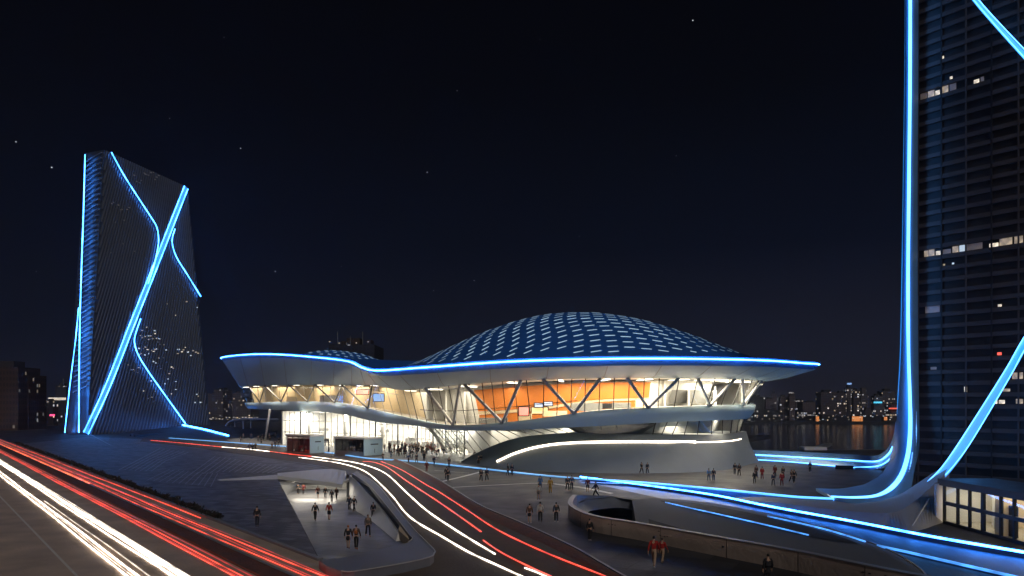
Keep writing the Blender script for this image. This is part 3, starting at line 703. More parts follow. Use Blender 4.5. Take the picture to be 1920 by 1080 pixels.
# rooms behind the glass: counters, screens, partitions
def inner(px, k, f):
    a, b = inset(bT, k), inset(gT, k); i, t = at_px(a, px)
    lo = a[i].lerp(a[i+1], t); hi = b[i].lerp(b[i+1], t); return lo.lerp(hi, f)
def fbox(px, k, z, wd, dp, ht):
    p = inner(px, k, 0)+V((0, 0, z)); return box((-wd/2, -dp/2, 0), (wd/2, dp/2, ht), 0, p, .04)
for px, k, z, wd, dp, ht, mt in ((925, .24, 0, 5, 1.2, 1.0, 'steel'), (985, .2, 0, 2.2, .8, 1.2, 'cream'), (1040, .22, 0, 4, 1, .9, 'cream'), (1100, .24, 0, 5, 1, 1.3, 'steel'), (1140, .3, 0, 2, .6, .9, 'dark'), (1165, .2, 0, 3, .9, .9, 'steel'), (1205, .25, 0, 2.4, 1, 1.2, 'cream'), (560, .2, 0, 6, 1.4, 1.3, 'cream'), (620, .2, 0, 5, 1.4, 1.6, 'white')):
    mesh('counter', fbox(px, k, z, wd, dp, ht), M[mt], mus)
for px, k, z, wd, ht, mt in ((982, .15, .9, 1.5, 1.3, 'screen_r'), (1010, .22, 2.0, 1.3, .55, 'screen_b'), (1028, .22, 2.0, 1.3, .5, 'screen_b'), (1012, .24, .9, 2.6, 1.0, 'screen_y'), (680, .12, 2.6, 2.6, .9, 'screen_r'), (710, .10, 1.8, 2.2, 1.5, 'screen_b')):
    fr = mesh('display', fbox(px, k, z-.15, wd+.3, .25, ht+.3), M['dark'], mus)
    p = inner(px, k, 0); mesh('screen', box((-wd/2, -.03, 0), (wd/2, .03, ht), 0, p+V((0, -.17, z))), M[mt], fr)
for px, k, f in ((1245, .3, 1), (1290, .25, .6), (1340, .22, .6), (1365, .3, .8), (870, .3, 1), (835, .25, 1), (800, .2, 1)):
    a = inner(px, k, 0); b = inner(px, k, f)
    mesh('partition', obox(a, (.3, 0, 0), (.6, 3.5, 0), (0, 0, (b-a).z)), M['white'], mus)
# ceiling lamps inside
for i in range(3, 13*S, 5):
    a = inset(gT, .10, -.12); b = inset(gT, .27, -.1)
    mesh('ceiling_lamp', sweep([a[i], a[i].lerp(b[i], .5), b[i]], .5, .06), M['lamp'], mus)
for i, e in ((6, 1500), (14, 1500), (22, 1500), (30, 1300), (38, 1100), (46, 1000), (54, 1000), (60, 900), (66, 1000), (72, 1000), (78, 1000), (84, 1000), (92, 900), (100, 800)):
    p = inset(gT, .18, -.5)[i]
    area('room_lamp', p, 11, 7, e*(1.25 if i < 70 else 2.6), (1.0, .82, .58) if i < 40 else (1.0, .86, .66), mus)
area('room_lamp', (38, 136, 13.4), 6, 5, 2200, (1.0, .9, .72), mus)
# skylights on the dome
sk, nsk, rest = [], 0, []
def nrm(x, y):
    loc, nor, _, _ = rb_.ray_cast(V((x, y, 60)), V((0, 0, -1)))
    return loc, (nor if nor.z > 0 else -nor)
cand = []
for r in range(-1, 15):
    y = 112.5+r*2.15
    for c in range(-15, 16):
        fan = 1.12-.018*r
        x = 12.6+c*2.28*fan+(.25*math.sin(r*.8))
        r2 = ((x-12)/31.5)**2+((y-139)/29.5)**2
        if r2 > .96: continue
        loc, nor = nrm(x, y)
        if loc is None: continue
        view = (V((0, 0, CH))-loc).normalized()
        if nor.dot(view) < .02: continue
        q = plate(loc, nor, V((.0 - .75*(c < 4)*min(1, (4-c)/9), 1, 0)), (1.75 if c < 6 else 1.2)-.035*abs(c), .17+.09*random.random(), .04)
        cand.append((nor.dot(view)*(1-.012*abs(c)), q))
cand.sort(key=lambda z: -z[0])
for i, (s_, q) in enumerate(cand):
    if i < 99: mesh('skylight', q, M['skyl'], mus)
    else: rest.append(q)
for r in range(6):
    for c in range(11):
        x, y = -52+c*2.0+(r % 2)*.8, 180+r*2.4
        if ((x+42)/11)**2+((y-190)/11)**2 < 1:
            loc, nor = nrm(x, y); rest.append(plate(loc, nor, V((0, 1, 0)), .9, .5, .05))
mesh('skylight', join(*rest), M['skyl2'], mus, kind='stuff')
# roof seam
mesh('roof_seam', sweep([p for p in (hit(rb_, *q, .05) for q in ((781, 671), (788, 676), (795, 681))) if p] or [V((-16, 140, 19)), V((-15, 135, 19))], .12, .06), M['line'], mus)

# drum base
dt_c = [(865, 866, 131.2), (900, 846, 129), (950, 826, 126), (1000, 816, 123), (1070, 812, 120), (1150, 813.5, 118), (1220, 815, 118), (1300, 815, 120.5), (1360, 813.5, 128), (1388, 811, 137), (1393, 808, 147)]
db_c = [(864, 867), (898, 873), (948, 879), (1000, 883), (1070, 886), (1150, 887.5), (1220, 887.5), (1300, 885.5), (1362, 880.5), (1402, 871.5), (1419, 862.5)]
dback_t = [V((40, 160, 4.6)), V((22, 168, 4)), V((4, 160, 2)), V((-6, 144, .6))]
dback_b = [V((44, 162, 0)), V((22, 171, 0)), V((2, 162, 0)), V((-8, 144, 0))]
dT = crom([P(*c) for c in dt_c]+dback_t, 8, True); dB = crom([G(*c) for c in db_c]+dback_b, 8, True)
dM = [a.lerp(b, .5)+(V((cen.x+6, 136, 0))-V((a.x, a.y, 0)))*.012 for a, b in zip(dB, dT)]
dC = [V((a.x+(18-a.x)*.35, a.y+(140-a.y)*.35, a.z+.05)) for a in dT]
drumvf = loft([dB, dM, dT, dC], True, True)
mesh('drum', loft([dB, dM, dT], True), M['drum'], mus, True)
mesh('drum_top', loft([dT, dC], True, True), M['drum'], mus, False)
db_ = bvh(loft([dB, dM, dT], True))
ln = [hit(db_, *q, .06) for q in ((932, 866), (945, 860), (960, 853), (980, 846), (1000, 840.5), (1030, 835), (1060, 832), (1100, 830), (1140, 829.3), (1180, 829), (1220, 829), (1260, 829), (1304, 829.3))]
ln = [p for p in ln if p]
mesh('light_strip', tube(crom(ln, 4), .2, 8), M['warm'], mus, True)
ln2 = [p for p in (hit(db_, *q, .05) for q in ((1304, 829.5), (1330, 829), (1355, 828), (1372, 826.5), (1384, 824.5), (1389, 823))) if p]
mesh('light_strip', tube(crom(ln2, 4), .09, 8), M['warm'], mus, True)
# dark bowl between band and drum
bc = V((16.0, 122.5, 0))
ring = lambda r, z: [V((bc.x+r*math.cos(a*math.pi/20), bc.y+.8*r*math.sin(a*math.pi/20), z)) for a in range(40)]
mesh('bowl', loft([ring(7.6, 7.0), ring(7.3, 6.7), ring(5.6, 5.6), ring(5.3, 5.2)], True), M['steel'], mus, True)
# lower raking glass, left and right of the bowl
lgl = [ring_px(outw(bB, -.4), x) for x in (797, 815, 840, 875, 920, 970, 1030, 1090, 1165)]
lgb = [P(*c) for c in ((846, 853, 150), (858, 853, 148), (876, 849, 142), (903, 844, 135), (948, 827, 130), (1000, 817, 126), (1060, 813, 122), (1105, 813, 121), (1170, 814, 120.5))]
LG, LB = crom(lgl, 5), crom(lgb, 5)
mesh('lower_glazing', loft([LB, LG], False), M['glass'], mus, True)
for i in range(1, len(LG)-1, 2): mesh('mullion', bar(LB[i], LG[i], .12, .14), M['steel'] if i > 12 else M['white'], mus)
rgl = [ring_px(outw(bB, -.4), x) for x in (1222, 1262, 1300, 1345, 1380, 1399)]
rgb = [P(*c) for c in ((1218, 816, 119), (1250, 815.5, 119.5), (1295, 815, 121), (1345, 814, 127), (1376, 812, 135), (1390, 810, 144))]
RG, RB = crom(rgl, 4), crom(rgb, 4)
mesh('lower_glazing', loft([RB, RG], False), M['glass'], mus, True)
for i in range(1, len(RG)-1, 2): mesh('mullion', bar(RB[i], RG[i], .12, .14), M['dark'], mus)
rw0 = [p+V((-3, 6, 0)) for p in RB]; rw1 = [p+V((-3, 6, .6)) for p in RG]
mesh('lower_wall', loft([rw0, rw1], False), M['white'], mus)
rw0 = [dT[80+k].lerp(V((18, 140, dT[80+k].z)), .03) for k in range(0, 22)]; rw1 = [bB[13*S+k].lerp(V((18, 140, bB[13*S+k].z)), .03) for k in range(0, 22)]
mesh('lower_wall', loft([rw0, rw1], False), M['white'], mus)
lw0 = [V((p.x+3, p.y+6, p.z-1)) for p in LB]; lw1 = [V((p.x+3, p.y+6, q.z+.5)) for p, q in zip(LB, LG)]
mesh('lower_wall', loft([lw0, lw1], False), M['white'], mus)
area('room_lamp', (31, 127, 6.4), 10, 4, 900, (1, .87, .68), mus)
area('room_lamp', (-3, 140, 5.2), 8, 8, 900, (1, .87, .68), mus)
area('room_lamp', (6, 128, 6.0), 8, 4, 1200, (1, .87, .68), mus)
# ground floor hall
gp = crom([V(p+(0,)) for p in ((-58.5, 190), (-46, 184), (-32, 175), (-21, 166), (-14, 157.5), (-9.5, 149.5))], 8)
def gtop(p):
    loc = None
    d = min(range(NN), key=lambda i: (bB[i].x-p.x)**2+(bB[i].y-p.y)**2); return bB[d].z-.1
gtp = [V((p.x, p.y, gtop(p))) for p in gp]
mesh('hall_glazing', loft([gp, gtp], False), M['glass'], mus)
for i in range(0, len(gp)):
    mesh('mullion', bar(gp[i], gtp[i], .14 if i % 4 else .3, .2), M['white' if i % 4 else 'concrete'], mus)
for f in (.38, .72): mesh('transom', sweep([a.lerp(b, f) for a, b in zip(gp, gtp)], .12, .12), M['white'], mus)
gq = [p+V((7, 14, 0)) for p in gp]; gqt = [V((a.x, a.y, b.z)) for a, b in zip(gq, gtp)]
mesh('hall_wall', loft([gq, gqt], False), M['white'], mus)
mesh('hall_side_wall', loft([[gp[0], gq[0]], [gtp[0], gqt[0]]], False), M['white'], mus)
mesh('hall_floor', loft([[p+V((0, 0, .012)) for p in gp], [p+V((0, 0, .012)) for p in gq]], False), M['floor'], mus)
for i in range(3, len(gp)-3, 6):
    p = gp[i].lerp(gq[i], .35); mesh('column', tube([p, V((p.x, p.y, gtp[i].z))], .5, 16), M['white'], mus, True)
for i in range(2, len(gp)-2, 3):
    p = gp[i].lerp(gq[i], .8); mesh('counter', box((-1.6, -.5, 0), (1.6, .5, 1.1+.8*(i % 2)), .8, p, .05), M[('white', 'cream', 'steel')[i % 3]], mus)
for i in range(3, len(gp)-3, 5):
    p = gp[i].lerp(gq[i], .7); q = p+V((0, 0, 3.2)); mesh('hall_sign', box((-1.3, -.08, 0), (1.3, .08, .7), .6, q), M['steel' if i % 2 else 'white'], mus)
mesh('hall_sign', box((-1.1, -.06, 0), (1.1, .06, .5), .5, P(794, 771, 164)), M['redsign'], mus)
for i in range(3, len(gp)-1, 6):
    p = gp[i].lerp(gq[i], .5); area('hall_lamp', (p.x, p.y, gtp[i].z-.5), 9, 7, 3000, (1, .91, .77), mus)
for i in range(2, len(gp)-1, 4):
    a, b = gp[i].lerp(gq[i], .15), gp[i].lerp(gq[i], .9)
    mesh('ceiling_lamp', sweep([V((a.x, a.y, gtp[i].z-.25)), V((b.x, b.y, gtp[i].z-.25))], .4, .06), M['lampw'], mus)
# raking columns
for a, b in ((P(506, 768, 205), G(497, 827)), (P(806, 802, 138), P(838, 848, 152))):
    mesh('raking_column', tube([a, b], .28, 12), M['white'], mus, True)

# ------------------------------------------------------------------ kiosks
def kiosk(corner, Ln, Wd, H, label, kind):
    u, v = V((-.75, .66, 0)).normalized(), V((.66, .75, 0)).normalized(); z = V((0, 0, 1)); o = V(corner)
    t = thing('kiosk', label, 'kiosk', o+u*Ln/2+v*Wd/2, 'kiosks on the plaza')
    mesh('floor', obox(o, u*Ln, v*Wd, z*.25), M['steel'], t)
    mesh('roof', obox(o-u*.1-v*.1+z*(H-.3), u*(Ln+.2), v*(Wd+.2), z*.3), M['white'], t)
    mesh('end_wall', obox(o+z*.25, u*.25, v*Wd, z*(H-.55)), M['panel'], t)
    mesh('end_wall', obox(o+u*(Ln-.25)+z*.25, u*.25, v*Wd, z*(H-.55)), M['panel'], t)
    mesh('back_wall', obox(o+v*(Wd-.25)+u*.25+z*.25, u*(Ln-.5), v*.25, z*(H-.55)), M['dark' if kind else 'c_maroon'], t)
    lowz = .25 if kind == 0 else 1.0
    if kind: mesh('front_panel', obox(o+u*.25+v*.02+z*.25, u*(Ln-.5), v*.15, z*.75), M['steel'], t)
    mesh('window', obox(o+u*.25+v*.04+z*lowz, u*(Ln-.5), v*.05, z*(H-.3-lowz)), M['kglass'], t)
    for k in range(1, 4): mesh('mullion', obox(o+u*(.25+(Ln-.5)*k/4-.05)+z*lowz, u*.1, v*.1, z*(H-.3-lowz)), M['dark'], t)
    for k in range(5):
        c = o+u*(1+random.random()*(Ln-2))+v*(.6+random.random()*(Wd-1.4))
        mesh('display', obox(c+z*.25, u*.7, v*.5, z*(.8+random.random())), M['white' if kind else 'c_red'], t)
    for k in range(6):
        c = o+u*(.8+random.random()*(Ln-1.6))+v*.9+z*(1.2+random.random()*1.4)
        mesh('lamp', obox(c, u*.22, v*.1, z*.12), M['winb'], t)
    if kind == 0:
        for k, mt in ((1.0, 'screen_r'), (2.0, 'redsign'), (3.4, 'winb'), (6.5, 'winb')): mesh('lamp', obox(o+u*k+v*.5+z*.55, u*.6, v*.1, z*.25), M[mt], t)
    # dark sign plate on the end wall
    mesh('sign', obox(o+v*Wd*.35-u*.04+z*(H*.62), v*Wd*.4, u*.05, z*.22), M['dark'], t)
    mesh('handle', obox(o+v*Wd*.55-u*.04+z*(H*.2), v*.06, u*.05, z*.8), M['dark'], t)
    area('kiosk_lamp', o+u*Ln/2+v*Wd/2+z*(H-.4), Ln*.7, Wd*.5, 220 if kind == 0 else 160, (1, .25, .15) if kind == 0 else (1, .85, .65), t)
kiosk((-41.1, 152, .006), 8.8, 3.4, 3.9, 'boxy white kiosk with red lit glass front', 0)
kiosk((-28.5, 144, .006), 9.7, 4.5, 3.7, 'boxy kiosk with grey panelled glass front and bluish end wall', 1)
pn = thing('planter_frame', 'rounded black frame standing between the two kiosks', 'stand', G(612, 849))
mesh('frame', tube(crom([G(606, 849)+V((0, 0, .3)), G(606, 849)+V((0, 0, 2.4)), G(612, 849)+V((0, 0, 2.7)), G(616, 849)+V((0, 0, 2.4)), G(616, 849)+V((0, 0, .3)), G(611, 849)], 5, True), .16, 8, True), M['dark'], pn, True)
mesh('base', box((-.7, -.35, 0), (.7, .35, .25), 0, G(611, 849), .05), M['dark'], pn)

# ------------------------------------------------------------------ left tower
lt_F, lt_R, lt_L = G(163, 815), V((-120.7, 299, 0)), V((-157.6, 264, 0))
tF, tR, tL = P(195, 281, 254.5), P(352, 352, 299), P(160, 287, 263)
tB_b, tB_t = lt_L+(lt_R-lt_F), tL+(tR-tF)
tow = thing('tower', 'dark ribbed tower on the left crossed by glowing blue lines', 'tower', (lt_F+lt_R)/2, 'towers')
def grid(a, b, c, d, nu, nv, bulge=0):
    """a,b bottom; c,d top (c above a)"""
    rows = []
    for j in range(nv+1):
        v = j/nv; l = a.lerp(c, v); r = b.lerp(d, v)
        rows.append([l.lerp(r, i/nu) for i in range(nu+1)])
    return rows
fF = grid(lt_F, lt_R, tF, tR, 8, 12); fL = grid(lt_L, lt_F, tL, tF, 4, 12); fB = grid(lt_R, tB_b, tR, tB_t, 4, 4); fBk = grid(tB_b, lt_L, tB_t, tL, 4, 4)
bodyvf = recalc(join(loft(fF, False), loft(fL, False), loft(fB, False), loft(fBk, False), ([tF, tR, tB_t, tL], [(0, 1, 2, 3)])))
mesh('facade', bodyvf, M['tower'], tow)
tbv = bvh(bodyvf)
nF = (lt_R-lt_F).cross(tF-lt_F).normalized(); nF = nF if nF.y < 0 else -nF
nL = (lt_F-lt_L).cross(tL-lt_L).normalized(); nL = nL if nL.y < 0 else -nL
def face(u, v): return lt_F.lerp(lt_R, u).lerp(tF.lerp(tR, u), v)
def faceL(u, v): return lt_L.lerp(lt_F, u).lerp(tL.lerp(tF, u), v)
fv_ = []
for i in range(62):
    u0 = -.55+i*1.55/62
    v0, v1 = 0, 1
    if u0 < .012: v0 = (.012-u0)/.55
    if u0+.55 > .985: v1 = (.985-u0)/.55
    if v1-v0 < .02: continue
    fv_.append(sweep([face(min(1, u0+.55*(v0+(v1-v0)*q/14)), v0+(v1-v0)*q/14) for q in range(15)], .30, .5, up=tuple(nF), base=-.05))
mesh('facade_ribs', join(*fv_), M['fin'], tow)
for j in range(46):
    v = .16+j*.0182
    mesh('louvre', sweep([faceL(.12+.25*max(0, .7-v), v-.012), faceL(.93, v+.012)], .34, .5, up=tuple(nL)), M['louvre'], tow)
def tline(pts, r, mat='bluetower', off=1.5, name='light_strip'):
    q = [hit(tbv, *p, off) for p in pts]; q = [p for p in q if p]
    mesh(name, tube(crom(q, 5), r, 6), M[mat], tow, True)
    return q
tline([(202, 286), (225, 328), (250, 367), (275, 405), (287, 425), (291, 445), (290, 465), (283, 497), (272, 532)], .17)
tline([(322, 430), (317, 447), (318, 463), (326, 485), (345, 515), (371, 557)], .17)
tline([(258, 598), (248, 628), (247, 645), (255, 668), (275, 700), (300, 735), (343, 795)], .17)
tline([(168, 292), (165, 400), (161.5, 500), (158.5, 600), (157, 700), (156.5, 811)], .17)
tline([(156, 578), (150, 640), (140, 720), (130, 811)], .13)
rbl = [hit(tbv, *p, .5) for p in ((346, 352), (320, 418), (295, 482), (264, 560), (240, 620), (215, 685), (190, 745), (163, 812))]
rbl = [p for p in rbl if p]
mesh('light_panel', sweep(crom(rbl, 4), 1.7, .3, up=tuple(nF)), M['bluefill'], tow)
s_ = (rbl[-1]-rbl[0]).normalized().cross(nF).normalized()
for sg in (-.9, .9):
    mesh('light_strip', tube([p+s_*sg+nF*.35 for p in crom(rbl, 4)], .15, 6), M['bluetower'], tow, True)
def twin(px, py, wpx, hpx, mat):
    p = hit(tbv, px, py, .62)
    if not p or p.y > 330: return
    k = p.y/F; uu = (lt_R-lt_F).normalized()
    mesh('window', obox(p-uu*wpx*k, uu*wpx*2*k, nF*.08, V((0, 0, hpx*k))), M[mat], tow)
for (x0, x1, y0, y1, n) in ((258, 300, 605, 640, 14), (255, 292, 650, 668, 12), (328, 372, 652, 668, 14), (236, 262, 683, 700, 6), (280, 330, 670, 722, 12), (258, 330, 730, 748, 10), (360, 380, 738, 760, 5), (300, 375, 560, 600, 4), (205, 240, 378, 430, 9), (248, 298, 322, 346, 12), (195, 260, 440, 480, 3), (285, 312, 635, 660, 5)):
    for i in range(n):
        t = (i+.5)/n
        twin(x0+(x1-x0)*t+random.uniform(-2, 2), random.uniform(y0, y1), random.uniform(.7, 2.0), random.uniform(1.3, 2.3), 'wind' if y0 < 500 else random.choice(['winw', 'winb', 'winw', 'winc', 'wind']))
# tilted podium in front of it
pod = thing('podium', 'low sloping grey podium with a blue edge line before the dark tower', 'podium', G(330, 818))
pv = [G(172, 817), P(343, 798.5, 283), P(400, 797, 297), P(520, 807, 262), G(470, 822), G(428, 819), G(330, 823)]
pvb = [V((p.x, p.y, -.2)) for p in pv]; pv[0].z = .02
mesh('slab', recalc(join((pv, [(0, 1, 5, 6), (1, 2, 3, 5), (3, 4, 5)]), loft([pvb, pv]))), M['plaza'], pod)
mesh('light_strip', tube([P(343, 798, 283)+V((0, -.3, .3)), P(385, 806, 262)+V((0, 0, .1)), G(428, 818.5)+V((0, 0, .3))], .28, 6), M['blue'], pod, True)
mesh('basin_rim', sweep(crom([P(*q) for q in ((245, 817.5, 243), (262, 813, 262), (335, 810.5, 270), (338, 813, 262), (252, 819, 238))], 6), .5, .5), M['dark'], pod)
# footbridge and lamp post behind
fb = thing('footbridge', 'thin curved grey footbridge between the podium and the museum', 'bridge', P(470, 790, 300))
mesh('rail', tube(crom([P(*q) for q in ((423, 801, 290), (428, 792, 290), (440, 787.5, 290), (470, 785.5, 290), (522, 786, 290))], 6), .35, 8), M['concrete'], fb, True)
mesh('deck', sweep(crom([P(*q) for q in ((430, 800, 292), (445, 792, 292), (475, 789.5, 292), (522, 790, 292))], 5), 2, .3), M['land'], fb)
for x in (440, 470, 500): mesh('post', tube([P(x, 812, 291), P(x, 787, 291)], .2, 6), M['concrete'], fb)
lp = thing('lamp_post', 'short pale post standing left of the footbridge', 'post', G(456, 813, 0))
mesh('pole', tube([G(456, 812), G(456, 812)+V((0, 0, 4.2))], .22, 8), M['concrete'], lp, True)
mesh('cap', box((-.35, -.35, 0), (.35, .35, .25), 0, G(456, 812)+V((0, 0, 4.2)), .05), M['concrete'], lp)

# ------------------------------------------------------------------ right tower
rt = thing('tower', 'dark glass skyscraper at the right edge with horizontal bands', 'tower', (50, 85, 0), 'towers')
w_ = V((.626, -.779, 0)).normalized(); bk_ = V((.779, .626, 0)).normalized()
TL = V((47.6, 88, 0)); LEN, HT = 26.0, 78.0
rtvf = obox(TL, w_*LEN, bk_*22, V((0, 0, HT)))
mesh('facade', rtvf, M['tglass'], rt)
rbv = bvh(rtvf); nR = -bk_
band0 = None
for k in range(1, 56):
    z = .4+k*1.32
    if band0 is None:
        band0 = mesh('floor_band', obox(TL+nR*.22+V((0, 0, z)), w_*LEN, bk_*.22, V((0, 0, .46))), M['spandrel'], rt)
        base_l = band0.location.copy(); z00 = z
    else:
        c = band0.copy(); C.objects.link(c); c.parent = rt; c.location = base_l+V((0, 0, z-z00))
for k in range(0, 11):
    mesh('mullion', obox(TL+w_*(.25+k*2.55)+nR*.26, w_*.16, bk_*.1, V((0, 0, HT))), M['tglass' if k % 2 else 'spandrel'], rt)
def rwin(x0, x1, y, hgt, mat):
    a, b = hit(rbv, x0, y, .0), hit(rbv, x1, y, 0)
    if not a or not b: return
    kf = max(0, round((a.z-.4-.46)/1.32)); z = .4+kf*1.32+.46
    p = V((a.x, a.y, z+.08)); e = (V((b.x, b.y, 0))-V((a.x, a.y, 0)))
    mesh('window', obox(p+nR*.03, e, bk_*.03, V((0, 0, min(.78, hgt)))), M[mat], rt)
for a in ((1726, 1738, 197, .7, 'wind'), (1740, 1752, 194, .7, 'winw'), (1754, 1762, 190, .5, 'winb'), (1764, 1778, 187, .75, 'winw'), (1781, 1793, 183, .75, 'wind'),
          (1733, 1741, 484, .7, 'winw'), (1742, 1752, 482, .75, 'winw'), (1755, 1766, 480, .45, 'winb'), (1768, 1783, 477, .5, 'wind'), (1786, 1797, 473, .7, 'winw'), (1799, 1809, 471, .7, 'winc'), (1811, 1842, 468, .7, 'wind'),
          (1855, 1872, 467, .4, 'winb'), (1874, 1898, 462, .75, 'winw'), (1902, 1918, 456, .75, 'winw'), (1764, 1770, 112, .3, 'winb'), (1781, 1786, 140, .3, 'winb'), (1826, 1836, 161, .4, 'winb'), (1839, 1845, 159, .5, 'wind'),
          (1735, 1762, 596, .8, 'wind'), (1871, 1878, 569, .25, 'winb'), (1870, 1878, 671, .3, 'redsign'), (1808, 1813, 740, .6, 'winb'), (1768, 1772, 505, .2, 'winw'), (1785, 1789, 497, .2, 'winc'),
          (1880, 1894, 728, .3, 'winw'), (1898, 1918, 722, .7, 'winw'), (1860, 1870, 768, .4, 'winb'), (1873, 1884, 768, .4, 'winb'), (1905, 1918, 768, .5, 'winw'), (1745, 1756, 703, .3, 'wind')): rwin(*a)
# entrance hall at its foot, wall facing the plaza
en = thing('entrance_pavilion', 'low dark framed glass entrance lit from inside at the foot of the skyscraper', 'entrance', (36.5, 57, 0))
EX = 36.5
def eb(x0, x1, y0, y1, z0, z1, mt, nm, par=en): return mesh(nm, box((x0, y0, z0), (x1, y1, z1)), M[mt], par)
ys = [63.1, 61.2, 59.6, 57.9, 55.8, 54.3, 52.8, 51.2, 49.6, 48]
for i, y in enumerate(ys): eb(EX-.06, EX+.16, y-.08-.08*(i == 3), y+.08+.08*(i == 3), .0, 3.2, 'dark', 'mullion')
eb(EX-.12, EX+.2, 47.5, 63.6, 3.2, 3.75, 'dark', 'lintel'); eb(EX+.2, EX+5.2, 47.5, 64.4, 3.3, 3.7, 'dark', 'roof')
eb(EX-.05, EX+.15, 47.5, 63.02, 1.62, 1.92, 'dark', 'transom'); eb(EX-.05, EX+.15, 47.5, 63.02, .004, .26, 'dark', 'sill')
for i in range(len(ys)-1):
    a, b = ys[i+1]+.08, ys[i]-.08
    if i == 3: eb(EX+.9, EX+1.5, a+.9, b, .06, 3.19, 'cream', 'pier'); eb(EX+1.2, EX+1.4, a, a+.8, .06, 2.4, 'dark', 'door')
    for z0, z1 in ((.26, 1.62), (1.92, 3.2)): eb(EX+.03, EX+.06, a, b, z0, z1, 'glass', 'window')
eb(EX+4.9, EX+5.2, 47.5, 64, .0, 3.3, 'cream', 'back_wall'); eb(EX+.2, EX+4.9, 47.5, 64, .012, .05, 'floor', 'floor'); eb(EX-.3, EX+5.2, 63.7, 64, 0, 3.3, 'white', 'end_wall')
for y, dx, h, mt in ((60.4, 2.6, 2.4, 'white'), (58.6, 1.6, 1.1, 'steel'), (56.6, 3, 2.6, 'cream'), (54.8, 2, 3.0, 'white'), (53.4, 1.4, 1.4, 'steel'), (61.9, 3.5, 2.8, 'white')): eb(EX+dx, EX+dx+.5, y-.35, y+.35, .05, h, mt, 'counter')
for y in (61, 58, 55, 52): eb(EX+1, EX+4, y-.12, y+.12, 3.22, 3.28, 'lamp', 'ceiling_lamp')
area('entrance_lamp', (EX+2.4, 56, 3.15), 4, 14, 420, (1, .84, .62), en)

# ------------------------------------------------------------------ blue ribbon sweeping down the skyscraper into the plaza
rbn = thing('light_ribbon', 'tall blue glowing ribbon running down the skyscraper corner and curving into the plaza', 'light ribbon', (45, 80, 0))
L1 = [P(*c) for c in ((1704, -80, 86), (1703.5, 150, 86), (1702, 300, 86), (1700, 500, 86), (1700.5, 650, 86), (1703, 740, 85.6), (1704, 800, 85), (1700, 850, 83), (1688, 890, 81), (1668, 917, 78.5), (1640, 932, 76.6), (1600, 936.5, 75.6), (1560, 936, 75.8))]
inn = [P(*c) for c in ((1698, -80, 86.3), (1697, 150, 86.3), (1695, 300, 86.3), (1692, 500, 86.3), (1689, 650, 86.3), (1684, 740, 86), (1681, 800, 86), (1676, 850, 85), (1660, 886, 83), (1636, 906, 81), (1605, 917, 83), (1570, 922, 85.5), (1530, 921, 87.5))]
outr = [P(*c) for c in ((1717, -80, 86.5), (1717, 150, 86.5), (1716, 300, 86.5), (1716, 500, 86.5), (1717, 650, 86.5), (1718, 740, 86.2), (1719, 800, 85.6), (1718, 850, 84), (1713, 895, 80), (1705, 930, 76), (1690, 948, 73), (1650, 955, 71.5), (1590, 948, 72.5))]
n_ = 8
L1s, ins, ous = crom(L1, n_), crom(inn, n_), crom(outr, n_)
mesh('band', thick([ins, [p+V((0, .12, -.1)) for p in L1s], ous], -.35), M['band'], rbn, True)
def rib_strip(pts, wd, off, mat, nm='light_strip'):
    """flat strip facing the eye side of the band"""
    a = [p+V((-.12, -off*min(1, .15+(len(pts)-1-i)/14), .1)) for i, p in enumerate(pts)]
    mesh(nm, tube(a, wd, 8), M[mat], rbn, True)
rad = [.17 if i < 5*n_ else .17+.10*min(1, (i-5*n_)/(4*n_)) for i in range(len(L1s))]
rib_strip(L1s, rad, .55, 'blueribbon')
rib_strip([a.lerp(b, .86) for a, b in zip(L1s, ous)][5*n_:], .08, .3, 'blue2')
rib_strip([a.lerp(b, .05) for a, b in zip(ins, L1s)][:9*n_], .035, .1, 'bluefill', 'edge_light')
rib_strip([a.lerp(b, .55) for a, b in zip(L1s, ous)][7*n_:11*n_], .07, .3, 'blue2')
# ribs on the turn of the band
for i in range(7):
    a = P(1612+i*9, 950+i*1.5, 73.5-i*.1); b = P(1640+i*8, 938+i*1.2, 75.5-i*.2)
    mesh('light_strip', tube([a+V((0, 0, .25)), b+V((0, 0, .25))], .06, 6), M['blue2'], rbn, True)
# run along the ground to the left, on its raised edge
gr = crom([P(1562, 936, 75.7)] + [G(x, y, .55) for x, y in ((1500, 932), (1450, 927.5), (1330, 915.5), (1200, 904), (1090, 897))], 6)
ng = len(gr)
gr = [V((p.x, p.y, .55-.5*max(0, 1-(ng-1-i)/9))) for i, p in enumerate(gr)]
grb = [V((p.x, p.y, p.z-.55)) for p in gr]
mesh('ground_band', sweep(grb, [.5+1.0*min(1, (ng-1-i)/12) for i in range(ng)], .5), M['band'], rbn)
mesh('light_strip', sweep([V((p.x, p.y-.2, .506)) for p in gr], [.62-.3*i/len(gr) for i in range(len(gr))], .14), M['bluewide'], rbn)
